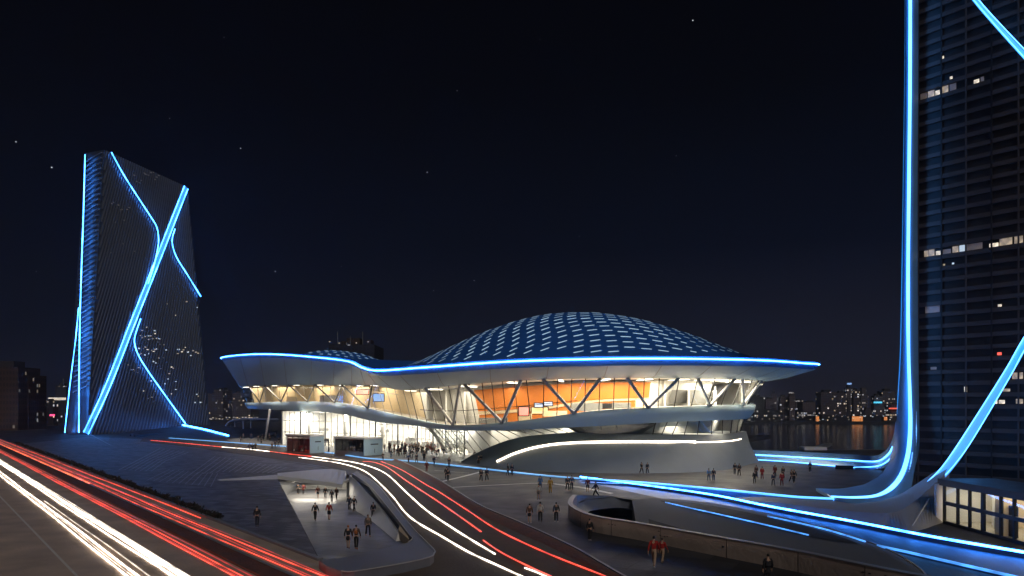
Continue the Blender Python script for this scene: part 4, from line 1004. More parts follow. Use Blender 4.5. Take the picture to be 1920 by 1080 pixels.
# diagonal light panels crossing the skyscraper
def diag(lpts, rpts, label):
    t = thing('light_ribbon', label, 'light ribbon', lpts[-1])
    a, b = crom(lpts, 5), crom(rpts, 5)
    mesh('light_panel', thick([a, b], .25), M['bluefill'], t)
    mesh('light_strip', tube([p+V((-.05, -.2, .05)) for p in a], .05, 6), M['blueribbon'], t, True)
    mesh('light_strip', tube([p+V((-.05, -.2, .05)) for p in b], .05, 6), M['blueribbon'], t, True)
    return t
diag([P(*c) for c in ((2000, 503, 73.5), (1920, 631, 75), (1879, 702, 76), (1800, 826, 76), (1765, 876, 75), (1740, 902, 73.5), (1718, 925, 72), (1700, 938, 71.5))],
     [P(*c) for c in ((2000, 527, 73.2), (1920, 656, 74.7), (1894, 704, 75.5), (1824, 822, 75.5), (1790, 870, 74.5), (1764, 898, 73), (1733, 925, 71.5), (1706, 945, 71))], 'wide slanting blue light panel rising from the plinth to the right edge')
diag([P(*c) for c in ((1770, -70, 82), (1822, 0, 80.5), (1870, 56, 79), (1935, 128, 77))], [P(*c) for c in ((1782, -70, 81.6), (1832, 0, 80), (1880, 54, 78.6), (1945, 122, 76.6))], 'slanting blue light panel at the top right of the skyscraper')

# grey plinth below the ribbon
top_f = [P(*c) for c in ((1355, 939, 78), (1440, 941, 72.8), (1560, 955, 67), (1640, 962, 63.8), (1668, 962, 63), (1692, 955, 64), (1722, 934, 66.5), (1750, 910, 68.5), (1772, 888, 71))]
bot_f = [G(x, y) for x, y in ((1362, 940), (1440, 955), (1560, 973), (1640, 984), (1668, 985.5), (1704, 997), (1732, 992), (1752, 985), (1774, 978))]
bk_f = [P(*c) for c in ((1352, 935, 80), (1440, 929, 79), (1560, 938, 75.5), (1632, 940, 75), (1660, 935, 75), (1690, 925, 75), (1722, 905, 76), (1752, 885, 77), (1780, 870, 78))]
for i in (0, 1, 2, 3): bk_f[i].z = max(bk_f[i].z-.15, top_f[i].z*.6)
pl_ = thing('plinth', 'grey wedge shaped plinth below the blue ribbon at the skyscraper foot', 'plinth', G(1660, 984))
mesh('body', recalc(loft([crom([V((p.x, p.y, -.1)) for p in bk_f], 5), crom(bk_f, 5), crom(top_f, 5), crom(bot_f, 5)], False)), M['slab'], pl_)
mesh('edge_line', tube([P(1706, 993, 60), P(1722, 968, 61.5), P(1742, 935, 65)], .05, 6), M['line'], pl_)

# curved low wall and its two strips behind
cw = thing('curved_wall', 'low blue lit curved wall with two light strips right of the museum', 'wall', G(1520, 868))
w_t = crom([P(*c) for c in ((1405, 846.5, 143), (1500, 850, 136), (1600, 855, 129), (1640, 857, 124), (1664, 846, 115), (1678, 822, 103), (1684, 790, 93))], 6)
w_b = crom([G(1412, 863), G(1500, 869), G(1600, 880), G(1650, 881), P(1676, 868, 104), P(1684, 850, 96), P(1690, 830, 90)], 6)
cwv = thick([w_t, w_b], .3); mesh('wall', cwv, M['band'], cw, True)
cwb = bvh(cwv)
def wl(q, n=5): return crom([p for p in (hit(cwb, x, y, .14) for x, y in q) if p], n)
mesh('light_strip', tube(wl(((1414, 854), (1460, 856.5), (1500, 859), (1560, 862.5), (1600, 865), (1625, 866.8), (1642, 866.5), (1655, 862), (1668, 851), (1676, 838))), .11, 8), M['blueribbon'], cw, True)
mesh('light_strip', tube(wl(((1420, 861.5), (1460, 864), (1500, 867), (1540, 871), (1567, 873.5))), .08, 8), M['blueribbon'], cw, True)
mesh('light_strip', tube(wl(((1600, 876.5), (1630, 877), (1648, 874.5), (1662, 868), (1674, 857))), .08, 8), M['blueribbon'], cw, True)
mesh('dark_panel', box((-1.3, -.15, 0), (1.3, .15, .6), -.3, G(1583, 880)), M['dark'], cw)
# jetty behind
jt = thing('jetty', 'flat roofed grey jetty with a small white hut on the dark water', 'jetty', (75, 190, -12))
mesh('roof', prism([P(1497, 843, 200), P(1520, 844, 198), P(1561, 830.5, 245), P(1545, 830, 245)], -3.2, -2.4), M['concrete'], jt)
mesh('hut', box((-3, -2, 0), (3, 2, 8.2), 0, P(1524, 853, 202)+V((0, 0, -6))), M['white'], jt)
mesh('deck', obox(P(1390, 845, 205), (95, 6, 0), (0, 3, 0), (0, 0, -.8)), M['steel'], jt)
mesh('pontoon', prism([P(1385, 822, 250), P(1445, 815, 290), P(1400, 815, 290), P(1375, 818, 270)], -3, -1.5), M['land'], jt)

# ------------------------------------------------------------------ ring wall, pit and shell
rw = thing('ring_wall', 'long curved pinkish concrete wall round the sunken court at the lower right', 'wall', G(1200, 1012))
pbs = crom(par_base, 6)
mesh('wall', sweep(pbs, .38, 1.2), M['timber'], rw)
mesh('coping', sweep([V((p.x, p.y, 1.203)) for p in pbs], .46, .07), M['concrete'], rw)
for i in range(6, len(pbs)-4, 5):
    t = (pbs[i+1]-pbs[i]).normalized(); s = t.cross(V((0, 0, 1)))
    mesh('joint', obox(pbs[i]+s*.19, t*.03, s*.012, V((0, 0, 1.19))), M['dark'], rw)
    for k in range(random.randint(1, 4)):
        mesh('vent', obox(pbs[i]+t*random.uniform(-1.2, 1.2)+s*.19+V((0, 0, random.uniform(.5, .95))), t*.14, s*.02, V((0, 0, .05))), M['dark'], rw)
# rising lip at the left back of the court
lipb = crom([G(1078, 952), G(1084, 944), G(1100, 937), G(1150, 932), G(1185, 935)], 6)
lipt = [V((p.x, p.y, 1.2*max(0, 1-i/len(lipb)*1.3))) for i, p in enumerate(lipb)]
cen_p = V((11.5, 68, -6.5))
mesh('inner_slope', loft([[p+V((0, 0, .02)) for p in lipt], lipb, [p.lerp(cen_p, .14) for p in lipb]], False), M['kerbstone'], rw, True)
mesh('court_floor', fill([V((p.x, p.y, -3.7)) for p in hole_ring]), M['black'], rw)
# shell
sh = thing('shell', 'smooth dark sculpted shell rising behind the ring wall with blue lines', 'sculpted shell', G(1440, 980))
mb = [P(1195, 1000, 68), P(1215, 1012, 66), P(1290, 1020, 60.5), P(1380, 1040, 55), P(1470, 1060, 50.5), P(1560, 1085, 46.5), P(1630, 1110, 43.5), P(1680, 1140, 40.5), P(1720, 1180, 36)]
mt = crom(mound_top, 8); mbm = crom(mb, 8)
hump = lambda i: math.sin(math.pi*min(1, i/(len(mt)-1)))
mm1 = [a.lerp(b, .3)+V((0, 0, .75*hump(i)+.1)) for i, (a, b) in enumerate(zip(mt, mbm))]
mm2 = [a.lerp(b, .65)+V((0, 0, .55*hump(i)+.1)) for i, (a, b) in enumerate(zip(mt, mbm))]
mt2 = [p+V((0, 0, .02)) for p in mt]
def subd(rs):
    cols = [crom([r[i] for r in rs], 5) for i in range(len(rs[0]))]
    return [[c[j] for c in cols] for j in range(len(cols[0]))]
shvf = loft(subd([mt2, mm1, mm2, mbm]), False)
mesh('skin', shvf, M['mound'], sh, True)
sbv = bvh(shvf)
left_edge = [mt2[0], mm1[0], mm2[0], mbm[0]]
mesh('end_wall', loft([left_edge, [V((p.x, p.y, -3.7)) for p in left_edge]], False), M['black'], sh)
def onshell(px, py, off=.03): return hit(sbv, px, py, off) or G(px, py, off)
ua = [onshell(*q) for q in ((1238, 939), (1290, 943), (1380, 959), (1480, 982), (1550, 1000), (1608, 1020))]
la = [onshell(*q) for q in ((1240, 941), (1300, 957), (1400, 980), (1500, 1004), (1560, 1014), (1610, 1022))]
upx = crom([V((x, y, 0)) for x, y in ((1238, 939), (1290, 942), (1380, 957), (1480, 980), (1550, 999), (1608, 1019))], 6); lpx = crom([V((x, y, 0)) for x, y in ((1240, 941), (1300, 957), (1400, 980), (1500, 1004), (1560, 1015), (1610, 1021))], 6)
rows = [[onshell(a.x+(b.x-a.x)*q/4, a.y+(b.y-a.y)*q/4, .035) for a, b in zip(upx, lpx)] for q in range(5)]
mesh('slot', loft(rows, False), M['black'], sh)
mesh('light_strip', tube(crom([onshell(*q, .12) for q in ((1248, 944), (1300, 956), (1350, 967), (1450, 990), (1516, 1006))], 5), .055, 6), M['blue2'], sh, True)
mesh('light_strip', tube(crom([onshell(*q, .14) for q in ((1440, 971), (1490, 982), (1540, 994), (1585, 1007), (1622, 1019))], 5), .06, 6), M['blue2'], sh, True)
mesh('rim_line', tube(crom([p+V((0, 0, .08)) for p in mound_top[4:]], 5), .06, 6), M['steel'], sh, True)
tri = [onshell(*q, .05) for q in ((1216, 974), (1218, 990), (1345, 1012))]
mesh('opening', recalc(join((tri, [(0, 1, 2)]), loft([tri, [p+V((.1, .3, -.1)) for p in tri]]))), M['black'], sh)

# ------------------------------------------------------------------ the city
GC = 'buildings of the far skyline'
def block(px0, px1, ytop, d, mat, label, base=-9.0, dep=None, cap=0, cat='building', group=GC, name='building', roofm='land'):
    a, b = P(px0, ytop, d), P(px1, ytop, d); wd = b.x-a.x; dep = dep or wd*.8; H = a.z-base
    t = thing(name, label, cat, ((a.x+b.x)/2, d+dep/2, base), group)
    parts = [box((-wd/2, -dep/2, 0), (wd/2, dep/2, H))]
    if cap == 2: parts = [box((-wd/2, -dep/2, 0), (wd/2, dep/2, H*.8)), box((-wd*.3, -dep*.3, H*.8), (wd*.3, dep*.3, H))]
    o = WM[t]
    mesh('body', join(*[([V(v)+o for v in vs], fs) for vs, fs in parts]), M[mat], t)
    top = V((o.x, o.y, base+H))
    if cap in (0, 1): mesh('plant_room', box((-wd*.25, -dep*.25, 0), (wd*.2, dep*.25, min(4, H*.08)), 0, top), M[roofm], t)
    if cap == 1: mesh('mast', tube([top, top+V((0, 0, H*.22))], .5, 6), M['steel'], t)
    if cap == 3:
        r = wd*.5; mesh('round_top', loft([[top+V((r*s*math.cos(k*math.pi/8), r*s*math.sin(k*math.pi/8), zz)) for k in range(16)] for s, zz in ((.9, 0), (1.0, r*.5), (.8, r*1.1), (.3, r*1.4))], True, True), M[mat], t)
    return t, top
block(1408, 1434, 744, 900, 'city4', 'dark block on the far bank next to the museum glass')
block(1436, 1452, 748, 960, 'city1', 'brownish tower second from the museum on the far bank')
block(1448, 1456, 738, 1000, 'city1', 'slim brownish tower rising behind lower blocks near the museum', cap=1)
block(1463, 1478, 744, 940, 'city1', 'square brown tower left of the round topped one on the far bank')
block(1480, 1491, 742, 930, 'city1', 'narrow tower with a bulging round top on the far bank', cap=3)
block(1492, 1508, 751, 980, 'city2', 'plain mid height tower right of the round topped one')
block(1505, 1538, 754, 950, 'city1', 'long lower slab of flats left of the brightest office block')
block(1416, 1468, 769, 895, 'city4', 'low dark hall on the shore below the brown towers', dep=40)
block(1539, 1570, 735, 900, 'city3', 'brightest office block with whole lit floors on the far bank')
block(1570, 1587, 737, 905, 'city3', 'lit office wing joined to the right of the brightest block')
t_, top = block(1587, 1600, 727, 930, 'city2', 'tower with a blue beacon on top on the far bank')
mesh('beacon', box((-2.5, -1, 0), (2.5, 1, 2), 0, top+V((0, -2, 4)), .3), M['screen_b'], t_)
block(1600, 1612, 732, 910, 'city3', 'tower with a lit crown right of the blue beacon')
block(1614, 1628, 727, 960, 'city2', 'slim grey tower with tapered top on the far bank', cap=2)
t_, top = block(1639, 1655, 742, 930, 'city2', 'grey tower carrying a cyan sign')
mesh('sign', box((-5, -.5, 0), (5, .5, 2), 0, P(1646, 756, 926)), M['cyan'], t_)
block(1654, 1678, 733, 990, 'city2', 'wide pale tower behind the one with the cyan sign', cap=1)
t_, top = block(1670, 1700, 758, 920, 'city3', 'low lit building with a red sign beside the blue ribbon')
mesh('sign', box((-8, -.5, 0), (8, .5, 1.6), 0, P(1679, 767, 917)), M['redsign'], t_)
block(1622, 1636, 764, 900, 'city3', 'small bright lit block below the slim grey tower', cap=2)
block(1541, 1590, 779, 890, 'city4', 'long black warehouse on the shore between two amber lit walls', dep=20)
block(1620, 1652, 779, 890, 'city4', 'shorter black warehouse on the shore right of the amber hall', dep=20)
for x0, x1, y0, y1, lab in ((1529, 1536, 780, 793, 'tall narrow amber lit gatehouse on the far shore'), (1597, 1618, 780, 793, 'wide amber lit hall on the far shore'), (1657, 1664, 781, 788, 'small square amber lit hut on the far shore')):
    t, top = block(x0, x1, y0, 888, 'land', lab, base=-9, dep=6, cap=9, cat='pavilion')
    a, b = P(x0, y0, 887.5), P(x1, y1, 887.5)
    mesh('lit_wall', box((a.x+.4, 887.2, b.z), (b.x-.4, 887.6, a.z-.5)), M['amber'], t)
# left side of the city
t_, top = block(-30, 34, 688, 300, 'brown', 'big brown apartment block at the left edge', base=-7, dep=14, group='buildings at the left edge')
block(34, 53, 703, 306, 'brown', 'lower brown apartment wing right of the left edge block', base=-7, dep=12, group='buildings at the left edge')
block(61, 78, 739, 420, 'city4', 'dark mid height block behind the brown apartments', base=-7, group='buildings at the left edge')
t_, top = block(82, 100, 752, 520, 'city4', 'low dark block with a pink sign left of the ribbed tower', base=-7, group='buildings at the left edge')
mesh('sign', box((-1.6, -.3, 0), (1.6, .3, 1.2), 0, P(98, 780, 518)), M['pink'], t_)
t_, top = block(104, 124, 724, 700, 'city4', 'tall dark slab half hidden behind the ribbed tower', base=-7, cap=1, group='buildings at the left edge')
mesh('sign', box((-8, -.5, 0), (8, .5, 2.2), 0, P(107, 750, 697)), M['winb'], t_)
for x0, x1, y, lab in ((390, 404, 738, 'small dark block just right of the ribbed tower'), (402, 418, 731, 'taller dark block between the ribbed tower and the museum eaves'), (416, 436, 742, 'wide low block below the left museum eaves'), (434, 452, 737, 'block with many lights nearest the left museum glass'), (444, 470, 748, 'low block partly hidden by the museum left end')):
    block(x0, x1, y, 900+random.random()*60, 'city2', lab, base=-9, dep=30)
# unfinished tower behind the roof
t_, top = block(616, 702, 646, 420, 'city4', 'dark unfinished tower with cranes peeking over the museum roof', base=-9, dep=30, cap=9, group=None)
for x0, x1, y in ((650, 675, 634), (688, 696, 637), (640, 648, 640)):
    a, b = P(x0, y, 425), P(x1, 648, 425); mesh('core', box((a.x, 425, b.z), (b.x, 433, a.z)), M['brown'], t_)
for x in (633, 680, 657): mesh('mast', tube([P(x, 648, 424), P(x, 622 if x != 657 else 630, 424)], .25, 6), M['steel'], t_)
for x in (618, 636, 668, 690): mesh('lamp', box((-.4, -.2, 0), (.4, .2, .5), 0, P(x, 641+random.random()*4, 421)), M['winw'], t_)
# shore lamps
def shore_lamp(px, d, mt, h):
    p = P(px, 760, d); p.z = -9
    t = thing('street_lamp', 'tiny lit street lamp on the far shore', 'street lamp', p, 'street lamps along the far shore')
    mesh('pole', tube([p, p+V((0, 0, h))], .18, 5), M['dark'], t)
    mesh('lamp', box((-.7, -.5, 0), (.7, .5, .8), 0, p+V((0, 0, h)), .2), M[mt], t)
for i in range(26): shore_lamp(1396+i*11.3+random.uniform(-3, 3), 884+random.random()*4, random.choice(['winw', 'winb', 'winc', 'winw']), random.uniform(1.5, 7))
for i in range(12): shore_lamp(393+i*6.2, 884, random.choice(['winw', 'winb']), random.uniform(2, 5))
# stars
for px, py, s in ((1299, 38, 1), (451, 278, .9), (97, 314, 1.2), (30, 266, 1), (801, 323, .8), (516, 509, .9), (420, 70, .5), (857, 170, .5), (1268, 292, .5), (889, 526, .6), (813, 545, .5), (68, 509, .5), (1012, 74, .4), (318, 222, .5), (640, 500, .4), (1086, 443, .4)):
    r = 4.2*s; p = P(px, py, 5000)
    bm = bmesh.new(); bmesh.ops.create_icosphere(bm, subdivisions=1, radius=r); bm.verts.index_update()
    vf = [v.co+p for v in bm.verts], [tuple(v.index for v in f.verts) for f in bm.faces]; bm.free()
    mesh('star', vf, M['star'], None, False, 'tiny faint star in the dark night sky', 'star', 'stars in the night sky')

# ------------------------------------------------------------------ people
def skin_mesh(name, vs, es, rad, root=0, sub=1):
    me = bpy.data.meshes.new(name); me.from_pydata([V(v) for v in vs], es, [])
    o = bpy.data.objects.new(name, me); C.objects.link(o)
    o.modifiers.new('skin', 'SKIN'); s = o.modifiers.new('sub', 'SUBSURF'); s.levels = sub
    for i, r in enumerate(rad):
        rr = r if isinstance(r, tuple) else (r, r); me.skin_vertices[0].data[i].radius = rr
    me.skin_vertices[0].data[root].use_root = True
    dg = bpy.context.evaluated_depsgraph_get(); ev = o.evaluated_get(dg)
    m2 = bpy.data.meshes.new_from_object(ev); m2.name = name
    bpy.data.objects.remove(o); bpy.data.meshes.remove(me)
    for p in m2.polygons: p.use_smooth = True
    return m2
def skeleton(stride, armsw, bend=0.0, elbow=.08):
    """joints of a 1.72 m figure facing -Y"""
    J = {}
    J['pel'] = (0, 0, .94); J['waist'] = (0, -.005-.1*bend, 1.08); J['chest'] = (0, -.02*bend-.005, 1.30); J['neck'] = (0, -.03*bend, 1.47); J['head'] = (0, -.02, 1.60); J['crown'] = (0, -.015, 1.70)
    for s, k in ((-1, 'l'), (1, 'r')):
        st = stride*s; ar = -armsw*s
        J['hip'+k] = (.09*s, 0, .90); J['knee'+k] = (.10*s, -st*.5-.03, .50+.01*abs(st)); J['ank'+k] = (.10*s, -st*.95+(.06 if st < 0 else 0), .09+(.05 if st < 0 else 0)); J['toe'+k] = (.11*s, -st*.95-.14+(.06 if st < 0 else 0), .04)
        J['sho'+k] = (.18*s, 0, 1.40); J['elb'+k] = (.25*s, -ar*.45+.02, 1.12); J['wri'+k] = (.27*s, -ar-elbow, .88); J['palm'+k] = (.27*s, -ar*1.12-elbow-.01, .80)
    return J
def proto(stride, armsw, kind, bend=0.0, elbow=.08):
    J = skeleton(stride, armsw, bend, elbow); names, idx = [], {}
    vs, es, rad = [], [], []
    def add(n, p, r, par=None):
        idx[n] = len(vs); vs.append(p); rad.append(r)
        if par is not None: es.append((idx[par], idx[n]))
    add('pel', J['pel'], (.135, .10)); add('waist', J['waist'], (.125, .09), 'pel'); add('chest', J['chest'], (.15, .10), 'waist'); add('neck', J['neck'], .052, 'chest')
    add('jaw', (0, -.035, 1.545), (.06, .065), 'neck'); add('head', (0, -.015, 1.62), (.072, .088), 'jaw'); add('crown', (0, -.005, 1.69), (.05, .06), 'head')
    add('nose', (0, -.115, 1.60), .014, 'head')
    for s, k in ((-1, 'l'), (1, 'r')):
        add('hip'+k, J['hip'+k], .085, 'pel'); add('knee'+k, J['knee'+k], .058, 'hip'+k); add('ank'+k, J['ank'+k], .04, 'knee'+k); add('toe'+k, J['toe'+k], .032, 'ank'+k)
        add('sho'+k, J['sho'+k], .058, 'chest'); add('elb'+k, J['elb'+k], .042, 'sho'+k); add('wri'+k, J['wri'+k], .03, 'elb'+k); add('palm'+k, J['palm'+k], (.036, .02), 'wri'+k)
        pw = V(J['palm'+k])
        for f, (dy, ln) in enumerate(((-.028, .075), (-.009, .085), (.01, .078), (.027, .06))):
            a = pw+V((-.006*s, dy, -.045)); add('f%d%s' % (f, k), tuple(a), .0095, 'palm'+k)
            add('g%d%s' % (f, k), tuple(a+V((-.018*s, -.008, -ln))), .007, 'f%d%s' % (f, k))
        add('t'+k, tuple(pw+V((-.012*s, -.04, .0))), .011, 'palm'+k); add('u'+k, tuple(pw+V((-.022*s, -.055, -.045))), .008, 't'+k)
    D = {'body': (skin_mesh('body', vs, es, rad), 'skin')}
    # hair
    D['hair'] = (skin_mesh('hair', [(0, .035, 1.56), (0, .02, 1.655), (0, .01, 1.73)], [(0, 1), (1, 2)], [(.080, .075), (.092, .100), (.055, .065)]), 'hair')
    # upper garment
    cv = [J['pel'], J['waist'], J['chest'], (0, J['neck'][1], 1.43)]; ce = [(0, 1), (1, 2), (2, 3)]; cr_ = [(.158, .125), (.148, .118), (.172, .128), (.07, .07)]
    low = .80 if kind in ('coat', 'skirt') else None
    if kind == 'coat':
        cv.append((0, 0, .62)); ce.append((0, 4)); cr_.append((.19, .16))
    for s, k in ((-1, 'l'), (1, 'r')):
        b = len(cv); w_ = V(J['elb'+k]).lerp(V(J['wri'+k]), .9)
        cv += [J['sho'+k], J['elb'+k], tuple(w_)]; ce += [(2, b), (b, b+1), (b+1, b+2)]; cr_ += [.076, .06, .048]
    D['jacket'] = (skin_mesh('jacket', cv, ce, cr_), 'c_black')
    if kind == 'skirt':
        D['skirt'] = (skin_mesh('skirt', [(0, 0, 1.0), (0, 0, .8), (0, -.01, .56)], [(0, 1), (1, 2)], [(.15, .12), (.18, .15), (.20, .17)]), 'c_black')
    else:
        tv = [(0, 0, .99), (0, 0, .90)]; te = [(0, 1)]; tr = [(.15, .118), (.14, .115)]
        for s, k in ((-1, 'l'), (1, 'r')):
            b = len(tv); an = V(J['ank'+k]) if kind != 'shorts' else V(J['hip'+k]).lerp(V(J['knee'+k]), 1.0)
            if kind == 'shorts': tv += [J['hip'+k], tuple(an)]; te += [(1, b), (b, b+1)]; tr += [.10, .085]
            else: tv += [J['hip'+k], J['knee'+k], tuple(an)]; te += [(1, b), (b, b+1), (b+1, b+2)]; tr += [.098, .075, .06]
        D['trousers'] = (skin_mesh('trousers', tv, te, tr), 'c_black')
    for s, k in ((-1, 'l'), (1, 'r')):
        a, t = V(J['ank'+k]), V(J['toe'+k])
        D['shoe'+k] = (skin_mesh('shoe', [tuple(a+V((0, .04, -.035))), tuple(a.lerp(t, .6)+V((0, 0, -.015))), tuple(t)], [(0, 1), (1, 2)], [(.048, .05), (.048, .04), (.042, .032)]), 'shoe')
    if kind == 'pack': D['backpack'] = (skin_mesh('backpack', [(0, .17, 1.08), (0, .19, 1.22), (0, .17, 1.38)], [(0, 1), (1, 2)], [(.13, .08), (.15, .10), (.11, .07)]), 'c_orange')
    for k_, (me, mn) in D.items():
        me.materials.clear(); me.materials.append(M[mn])
    return D
PR = dict(stand=proto(.03, .03, 'plain'), walk=proto(.26, .20, 'plain'), walk2=proto(-.22, -.18, 'plain', .3), coat=proto(.10, .08, 'coat'), skirt=proto(.16, .1, 'skirt'), shorts=proto(.2, .15, 'shorts'), pack=proto(.18, .12, 'pack'), bend=proto(.12, .3, 'plain', .8, .2), stride=proto(.42, .3, 'plain', .2))
NP = 0
def person(px, py, kind, label, top='c_black', leg='c_black', rot=None, group='people on the plaza', ramp=False, sc_=1.0, hair='hair', shoe='shoe', pos=None):
    global NP
    if pos is not None: loc = pos
    elif ramp:
        loc = None
        for k in range(400):
            d = 50+k*.2
            z = zr(d)
            if CH-(py-HY)/F*d <= z: loc = V(((px-960)/F*d, d, z)); break
    else: loc = G(px, py, .006)
    t = thing('person', label, 'person', loc, group); NP += 1
    random.seed(NP*13+1)
    t.rotation_euler.z = rot if rot is not None else random.choice([0, math.pi])+random.uniform(-.7, .7)
    s = sc_*random.uniform(.96, 1.04); t.scale = (s, s, s)
    for key, (me, mn) in PR[kind].items():
        o = bpy.data.objects.new(me.name.split('.')[0], me); C.objects.link(o); o.parent = t
        mat = {'jacket': top, 'skirt': leg, 'trousers': leg, 'hair': hair, 'shoel': shoe, 'shoer': shoe}.get(key)
        if mat: o.material_slots[0].link = 'OBJECT'; o.material_slots[0].material = M[mat]
    return t
PI = math.pi
GP = 'people on the ramp'
person(545, 921, 'coat', 'person in dark bulky coat, leftmost of the three at the left of the ramp', 'c_brown', 'c_black', 0, GP, True)
person(559, 927, 'stand', 'person in grey purple jacket, middle of the three at the left of the ramp', 'c_char', 'c_black', 0.1, GP, True)
person(569, 927, 'coat', 'person in dark coat, rightmost of the three at the left of the ramp', 'c_maroon', 'c_black', PI, GP, True)
person(596, 934, 'shorts', 'person in dark jacket and knee length shorts against the warm underpass glow', 'c_maroon', 'c_black', .1, GP, True)
person(610, 935, 'walk', 'person in black jacket with legs close together, before the underpass glow', 'c_black', 'c_black', .2, GP, True)
person(622, 942, 'coat', 'person in long black coat with a bag, largest of the group in the underpass glow', 'c_black', 'c_black', PI, GP, True)
person(631, 937, 'coat', 'person in brown coat with light hair at the right end of the underpass glow', 'c_brown', 'c_black', -.4, GP, True, hair='c_khaki')
person(591, 976, 'walk', 'person all in black walking down the left middle of the ramp', 'c_black', 'c_black', PI, GP, True)
person(617, 975, 'shorts', 'person in red top and dark shorts on the middle of the ramp', 'c_red', 'c_black', PI, GP, True)
person(655, 957, 'coat', 'person in dark coat, left one of the pair beside the sloping wall', 'c_navy', 'c_black', PI, GP, True)
person(664, 959, 'walk', 'person in dark jacket, right one of the pair beside the sloping wall', 'c_black', 'c_black', -.5, GP, True)
person(700, 974, 'walk2', 'person in black walking against the pale sloping wall', 'c_black', 'c_char', PI, GP, True)
person(690, 1006, 'walk', 'person in taupe top and black trousers on the right of the ramp', 'c_taupe', 'c_black', .4, GP, True, shoe='c_orange')
person(653, 1029, 'skirt', 'person with ginger hair in a black dress at the near end of the ramp', 'c_black', 'c_black', PI, GP, True, hair='c_orange', shoe='c_maroon')
person(668, 1030, 'pack', 'person wearing an orange backpack at the near end of the ramp', 'c_brown', 'c_black', PI, GP, True, shoe='c_orange')
person(482, 988, 'stand', 'person in black suit standing alone on the dark slate paving', 'c_black', 'c_black', PI)
# by the curved road, left
person(468, 846, 'walk', 'person in black, left one of three crossing the road by the red kiosk', 'c_black', 'c_black')
person(474, 847, 'coat', 'person in dark coat, middle one of three crossing the road by the red kiosk', 'c_black', 'c_black')
person(479, 845, 'walk2', 'person in black, right one of three crossing the road by the red kiosk', 'c_char', 'c_black')
person(510, 843, 'walk', 'person in brown, left one of the three nearest the red kiosk', 'c_brown', 'c_black')
person(516, 840, 'stand', 'person in navy, middle one of the three nearest the red kiosk', 'c_navy', 'c_black')
person(522, 839, 'walk2', 'person in charcoal, right one of the three nearest the red kiosk', 'c_char', 'c_black')
for px, py in ((451, 829), (456, 823), (471, 823), (484, 828), (490, 832), (492, 824), (505, 822), (506, 826), (516, 822), (523, 832), (538, 833)):
    person(px, py, random.choice(['walk', 'stand', 'coat']), 'distant person in dark clothes under the left end of the museum', random.choice(['c_black', 'c_char', 'c_navy']), 'c_black', None, 'distant people left of the kiosks')
# crowd before the bright hall
random.seed(21)
spots = []
while len(spots) < 60:
    px = random.triangular(716, 850, 775); py = random.triangular(838, 862, 846)
    if py > 852 and px > 838: continue
    if all(abs(px-a)+2*abs(py-b) > 4 for a, b in spots): spots.append((px, py))
cols = ['c_black', 'c_char', 'c_navy', 'c_brown', 'c_black', 'c_maroon', 'c_taupe']
for i, (px, py) in enumerate(spots):
    random.seed(100+i)
    person(px, py, random.choice(['walk', 'walk2', 'stand', 'coat', 'skirt']), 'person in dark clothes in the crowd before the bright glass hall', random.choice(cols), random.choice(cols[:3]), None, 'crowd before the bright glass hall')
person(733, 859, 'coat', 'person in dark coat in front of the crowd, nearest the second kiosk', 'c_black', 'c_black')
person(745, 856, 'bend', 'person leaning forward in front of the crowd near the blue rail', 'c_char', 'c_black')
person(718, 863, 'bend', 'person crouching beside the corner of the bluish kiosk', 'c_brown', 'c_black', sc_=.85)
person(766, 868, 'bend', 'person in blue bending at the blue rail before the crowd', 'c_denim', 'c_black', sc_=.9)
person(781, 869, 'walk', 'slim person in dark clothes standing on the blue rail before the crowd', 'c_char', 'c_black')
person(795, 865, 'coat', 'broad person in black coat just behind the blue rail', 'c_black', 'c_black')
person(800, 885, 'coat', 'person in maroon coat before the blue rail, beside the gravel bank', 'c_maroon', 'c_maroon')
person(814, 874, 'coat', 'person in dark blue coat on the blue rail', 'c_navy', 'c_navy')
person(842, 878, 'stand', 'person in dark navy jacket behind the blue rail, straight above a bigger pair', 'c_navy', 'c_black')
person(840, 903, 'walk', 'person in black beside the start of the pale paving line', 'c_black', 'c_black', PI)
person(837, 899, 'walk2', 'person in charcoal partly hidden beside the start of the pale paving line', 'c_char', 'c_black', PI, sc_=1.02)
# middle of the plaza
person(897, 872, 'walk', 'person in dark jacket, left of the pair at the tip of the grey drum wall', 'c_char', 'c_black')
person(902, 871, 'stand', 'person in dark jacket, right of the pair at the tip of the grey drum wall', 'c_black', 'c_black')
person(890, 849, 'stand', 'person half hidden behind the curved top of the drum wall', 'c_char', 'c_black', pos=P(890, 861, 140)*1.0)
person(902, 903, 'walk', 'person in charcoal coat, left of the pair between blue rail and pale line', 'c_char', 'c_black', .3)
person(913, 902, 'walk2', 'person in navy jacket, right of the pair between blue rail and pale line', 'c_navy', 'c_black', -.3)
person(952, 892, 'bend', 'person stooping beside a standing person on the blue rail', 'c_black', 'c_black', 1.2)
person(960, 892, 'stand', 'person standing beside a stooping one on the blue rail', 'c_navy', 'c_navy')
person(1013, 918, 'coat', 'person in a bright blue coat beside one in yellow', 'c_blue', 'c_navy', PI)
person(1032, 925, 'coat', 'person in a long mustard yellow coat on the plaza', 'c_yellow', 'c_yellow', PI)
person(1010, 937, 'skirt', 'person in a white jacket and light skirt before the one in yellow', 'c_white', 'c_taupe', PI)
person(1064, 920, 'walk', 'person in navy, left of the pair on the double pale line', 'c_navy', 'c_black', .2)
person(1072, 919, 'stand', 'tall person in blue grey, right of the pair on the double pale line', 'c_denim', 'c_navy', PI)
person(1102, 923, 'shorts', 'person in maroon top beside one striding, near the ring wall', 'c_maroon', 'c_char', PI)
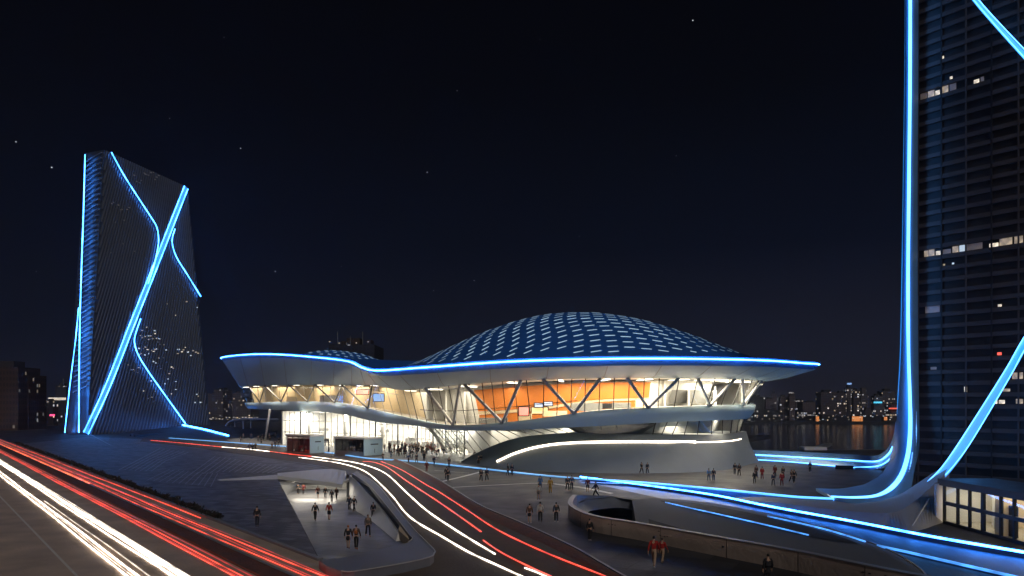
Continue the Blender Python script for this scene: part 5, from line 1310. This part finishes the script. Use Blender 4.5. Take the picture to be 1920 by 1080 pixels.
person(1117, 932, 'stride', 'person in dark clothes striding with a bag towards the ring wall', 'c_navy', 'c_black', -1.2)
person(993, 981, 'skirt', 'person in brown top and black skirt, left of three walking towards the photographer', 'c_brown', 'c_black', PI, shoe='whiteshoe')
person(1013, 979, 'walk', 'person in white jacket and black trousers, middle of three on the dark plaza', 'c_white', 'c_black', PI, shoe='shoe')
person(1043, 979, 'walk', 'person in charcoal jacket over white shirt, right of three on the dark plaza', 'c_char', 'c_black', PI, shoe='whiteshoe')
person(1106, 1014, 'stand', 'person in black with white shoes standing before the pinkish ring wall', 'c_black', 'c_black', PI*.8, shoe='whiteshoe')
person(1226, 1063, 'stride', 'large person in a red jacket and khaki trousers, nearest the photographer', 'c_red', 'c_khaki', PI-.4, sc_=1.16, shoe='whiteshoe')
person(1242, 1056, 'walk', 'person in dark red and khaki half hidden behind the big red jacket', 'c_red', 'c_khaki', PI-.7, sc_=.95)
person(1440, 1098, 'coat', 'person in black cut off by the bottom edge of the photo', 'c_black', 'c_black', PI, sc_=1.05)
person(1095, 881, 'coat', 'person in dark blue alone before the grey drum wall', 'c_navy', 'c_navy')
person(1203, 888, 'walk', 'person in black, left of the pair touching hands before the drum wall', 'c_black', 'c_black', .6)
person(1214, 889, 'walk2', 'person in charcoal, right of the pair touching hands before the drum wall', 'c_char', 'c_black', -.6)
person(1329, 902, 'walk', 'person in a light blue shirt walking right of the drum', 'c_lblue', 'c_denim', PI)
person(1338, 902, 'stand', 'person in dark navy top and blue jeans beside the light blue shirt', 'c_navy', 'c_denim', PI)
person(1378, 890, 'stand', 'person in black, left of the pair at the right foot of the drum', 'c_black', 'c_navy', PI)
person(1386, 892, 'walk', 'person in charcoal, right of the pair at the right foot of the drum', 'c_char', 'c_black', PI)
person(1415, 907, 'coat', 'person in black coat, nearest of the left cluster on the right plaza', 'c_black', 'c_black', PI)
person(1418, 896, 'walk', 'person in dark brown behind the black coat of the left cluster', 'c_brown', 'c_black', PI)
person(1429, 899, 'coat', 'slim person in a red coat in the left cluster', 'c_red', 'c_maroon', PI)
person(1450, 911, 'walk', 'person in navy, nearest of the right cluster, left of the red coat', 'c_navy', 'c_navy', PI)
person(1453, 895, 'coat', 'person in maroon at the back of the right cluster', 'c_maroon', 'c_black', PI)
person(1466, 911, 'coat', 'stout person in a wide red coat in the right cluster', 'c_red', 'c_maroon', PI)
person(1468, 897, 'walk', 'person in charcoal behind the wide red coat', 'c_char', 'c_black', PI)
person(1484, 905, 'walk', 'person in dark clothes, left of the pair right of the clusters', 'c_brown', 'c_black', .5)
person(1489, 905, 'walk2', 'person in black, right of the pair right of the clusters', 'c_black', 'c_black', PI)
person(1519, 886, 'stand', 'person alone at the far right by the lower blue strip', 'c_navy', 'c_black', PI, shoe='whiteshoe')

# ------------------------------------------------------------------ night haze over the river city
hm, nt, N, L = nodes('haze_air')
ho = N.new('ShaderNodeOutputMaterial'); hv = N.new('ShaderNodeVolumePrincipled')
hv.inputs['Density'].default_value = 0.00035; hv.inputs['Color'].default_value = (.60, .72, 1.0, 1); hv.inputs['Anisotropy'].default_value = 0.5
L.new(hv.outputs[0], ho.inputs['Volume'])
mesh('haze', box((-3100, -80, -15), (3100, 2600, 130)), hm, None, False, 'thin night haze over the plaza and river', None, None, 'stuff')
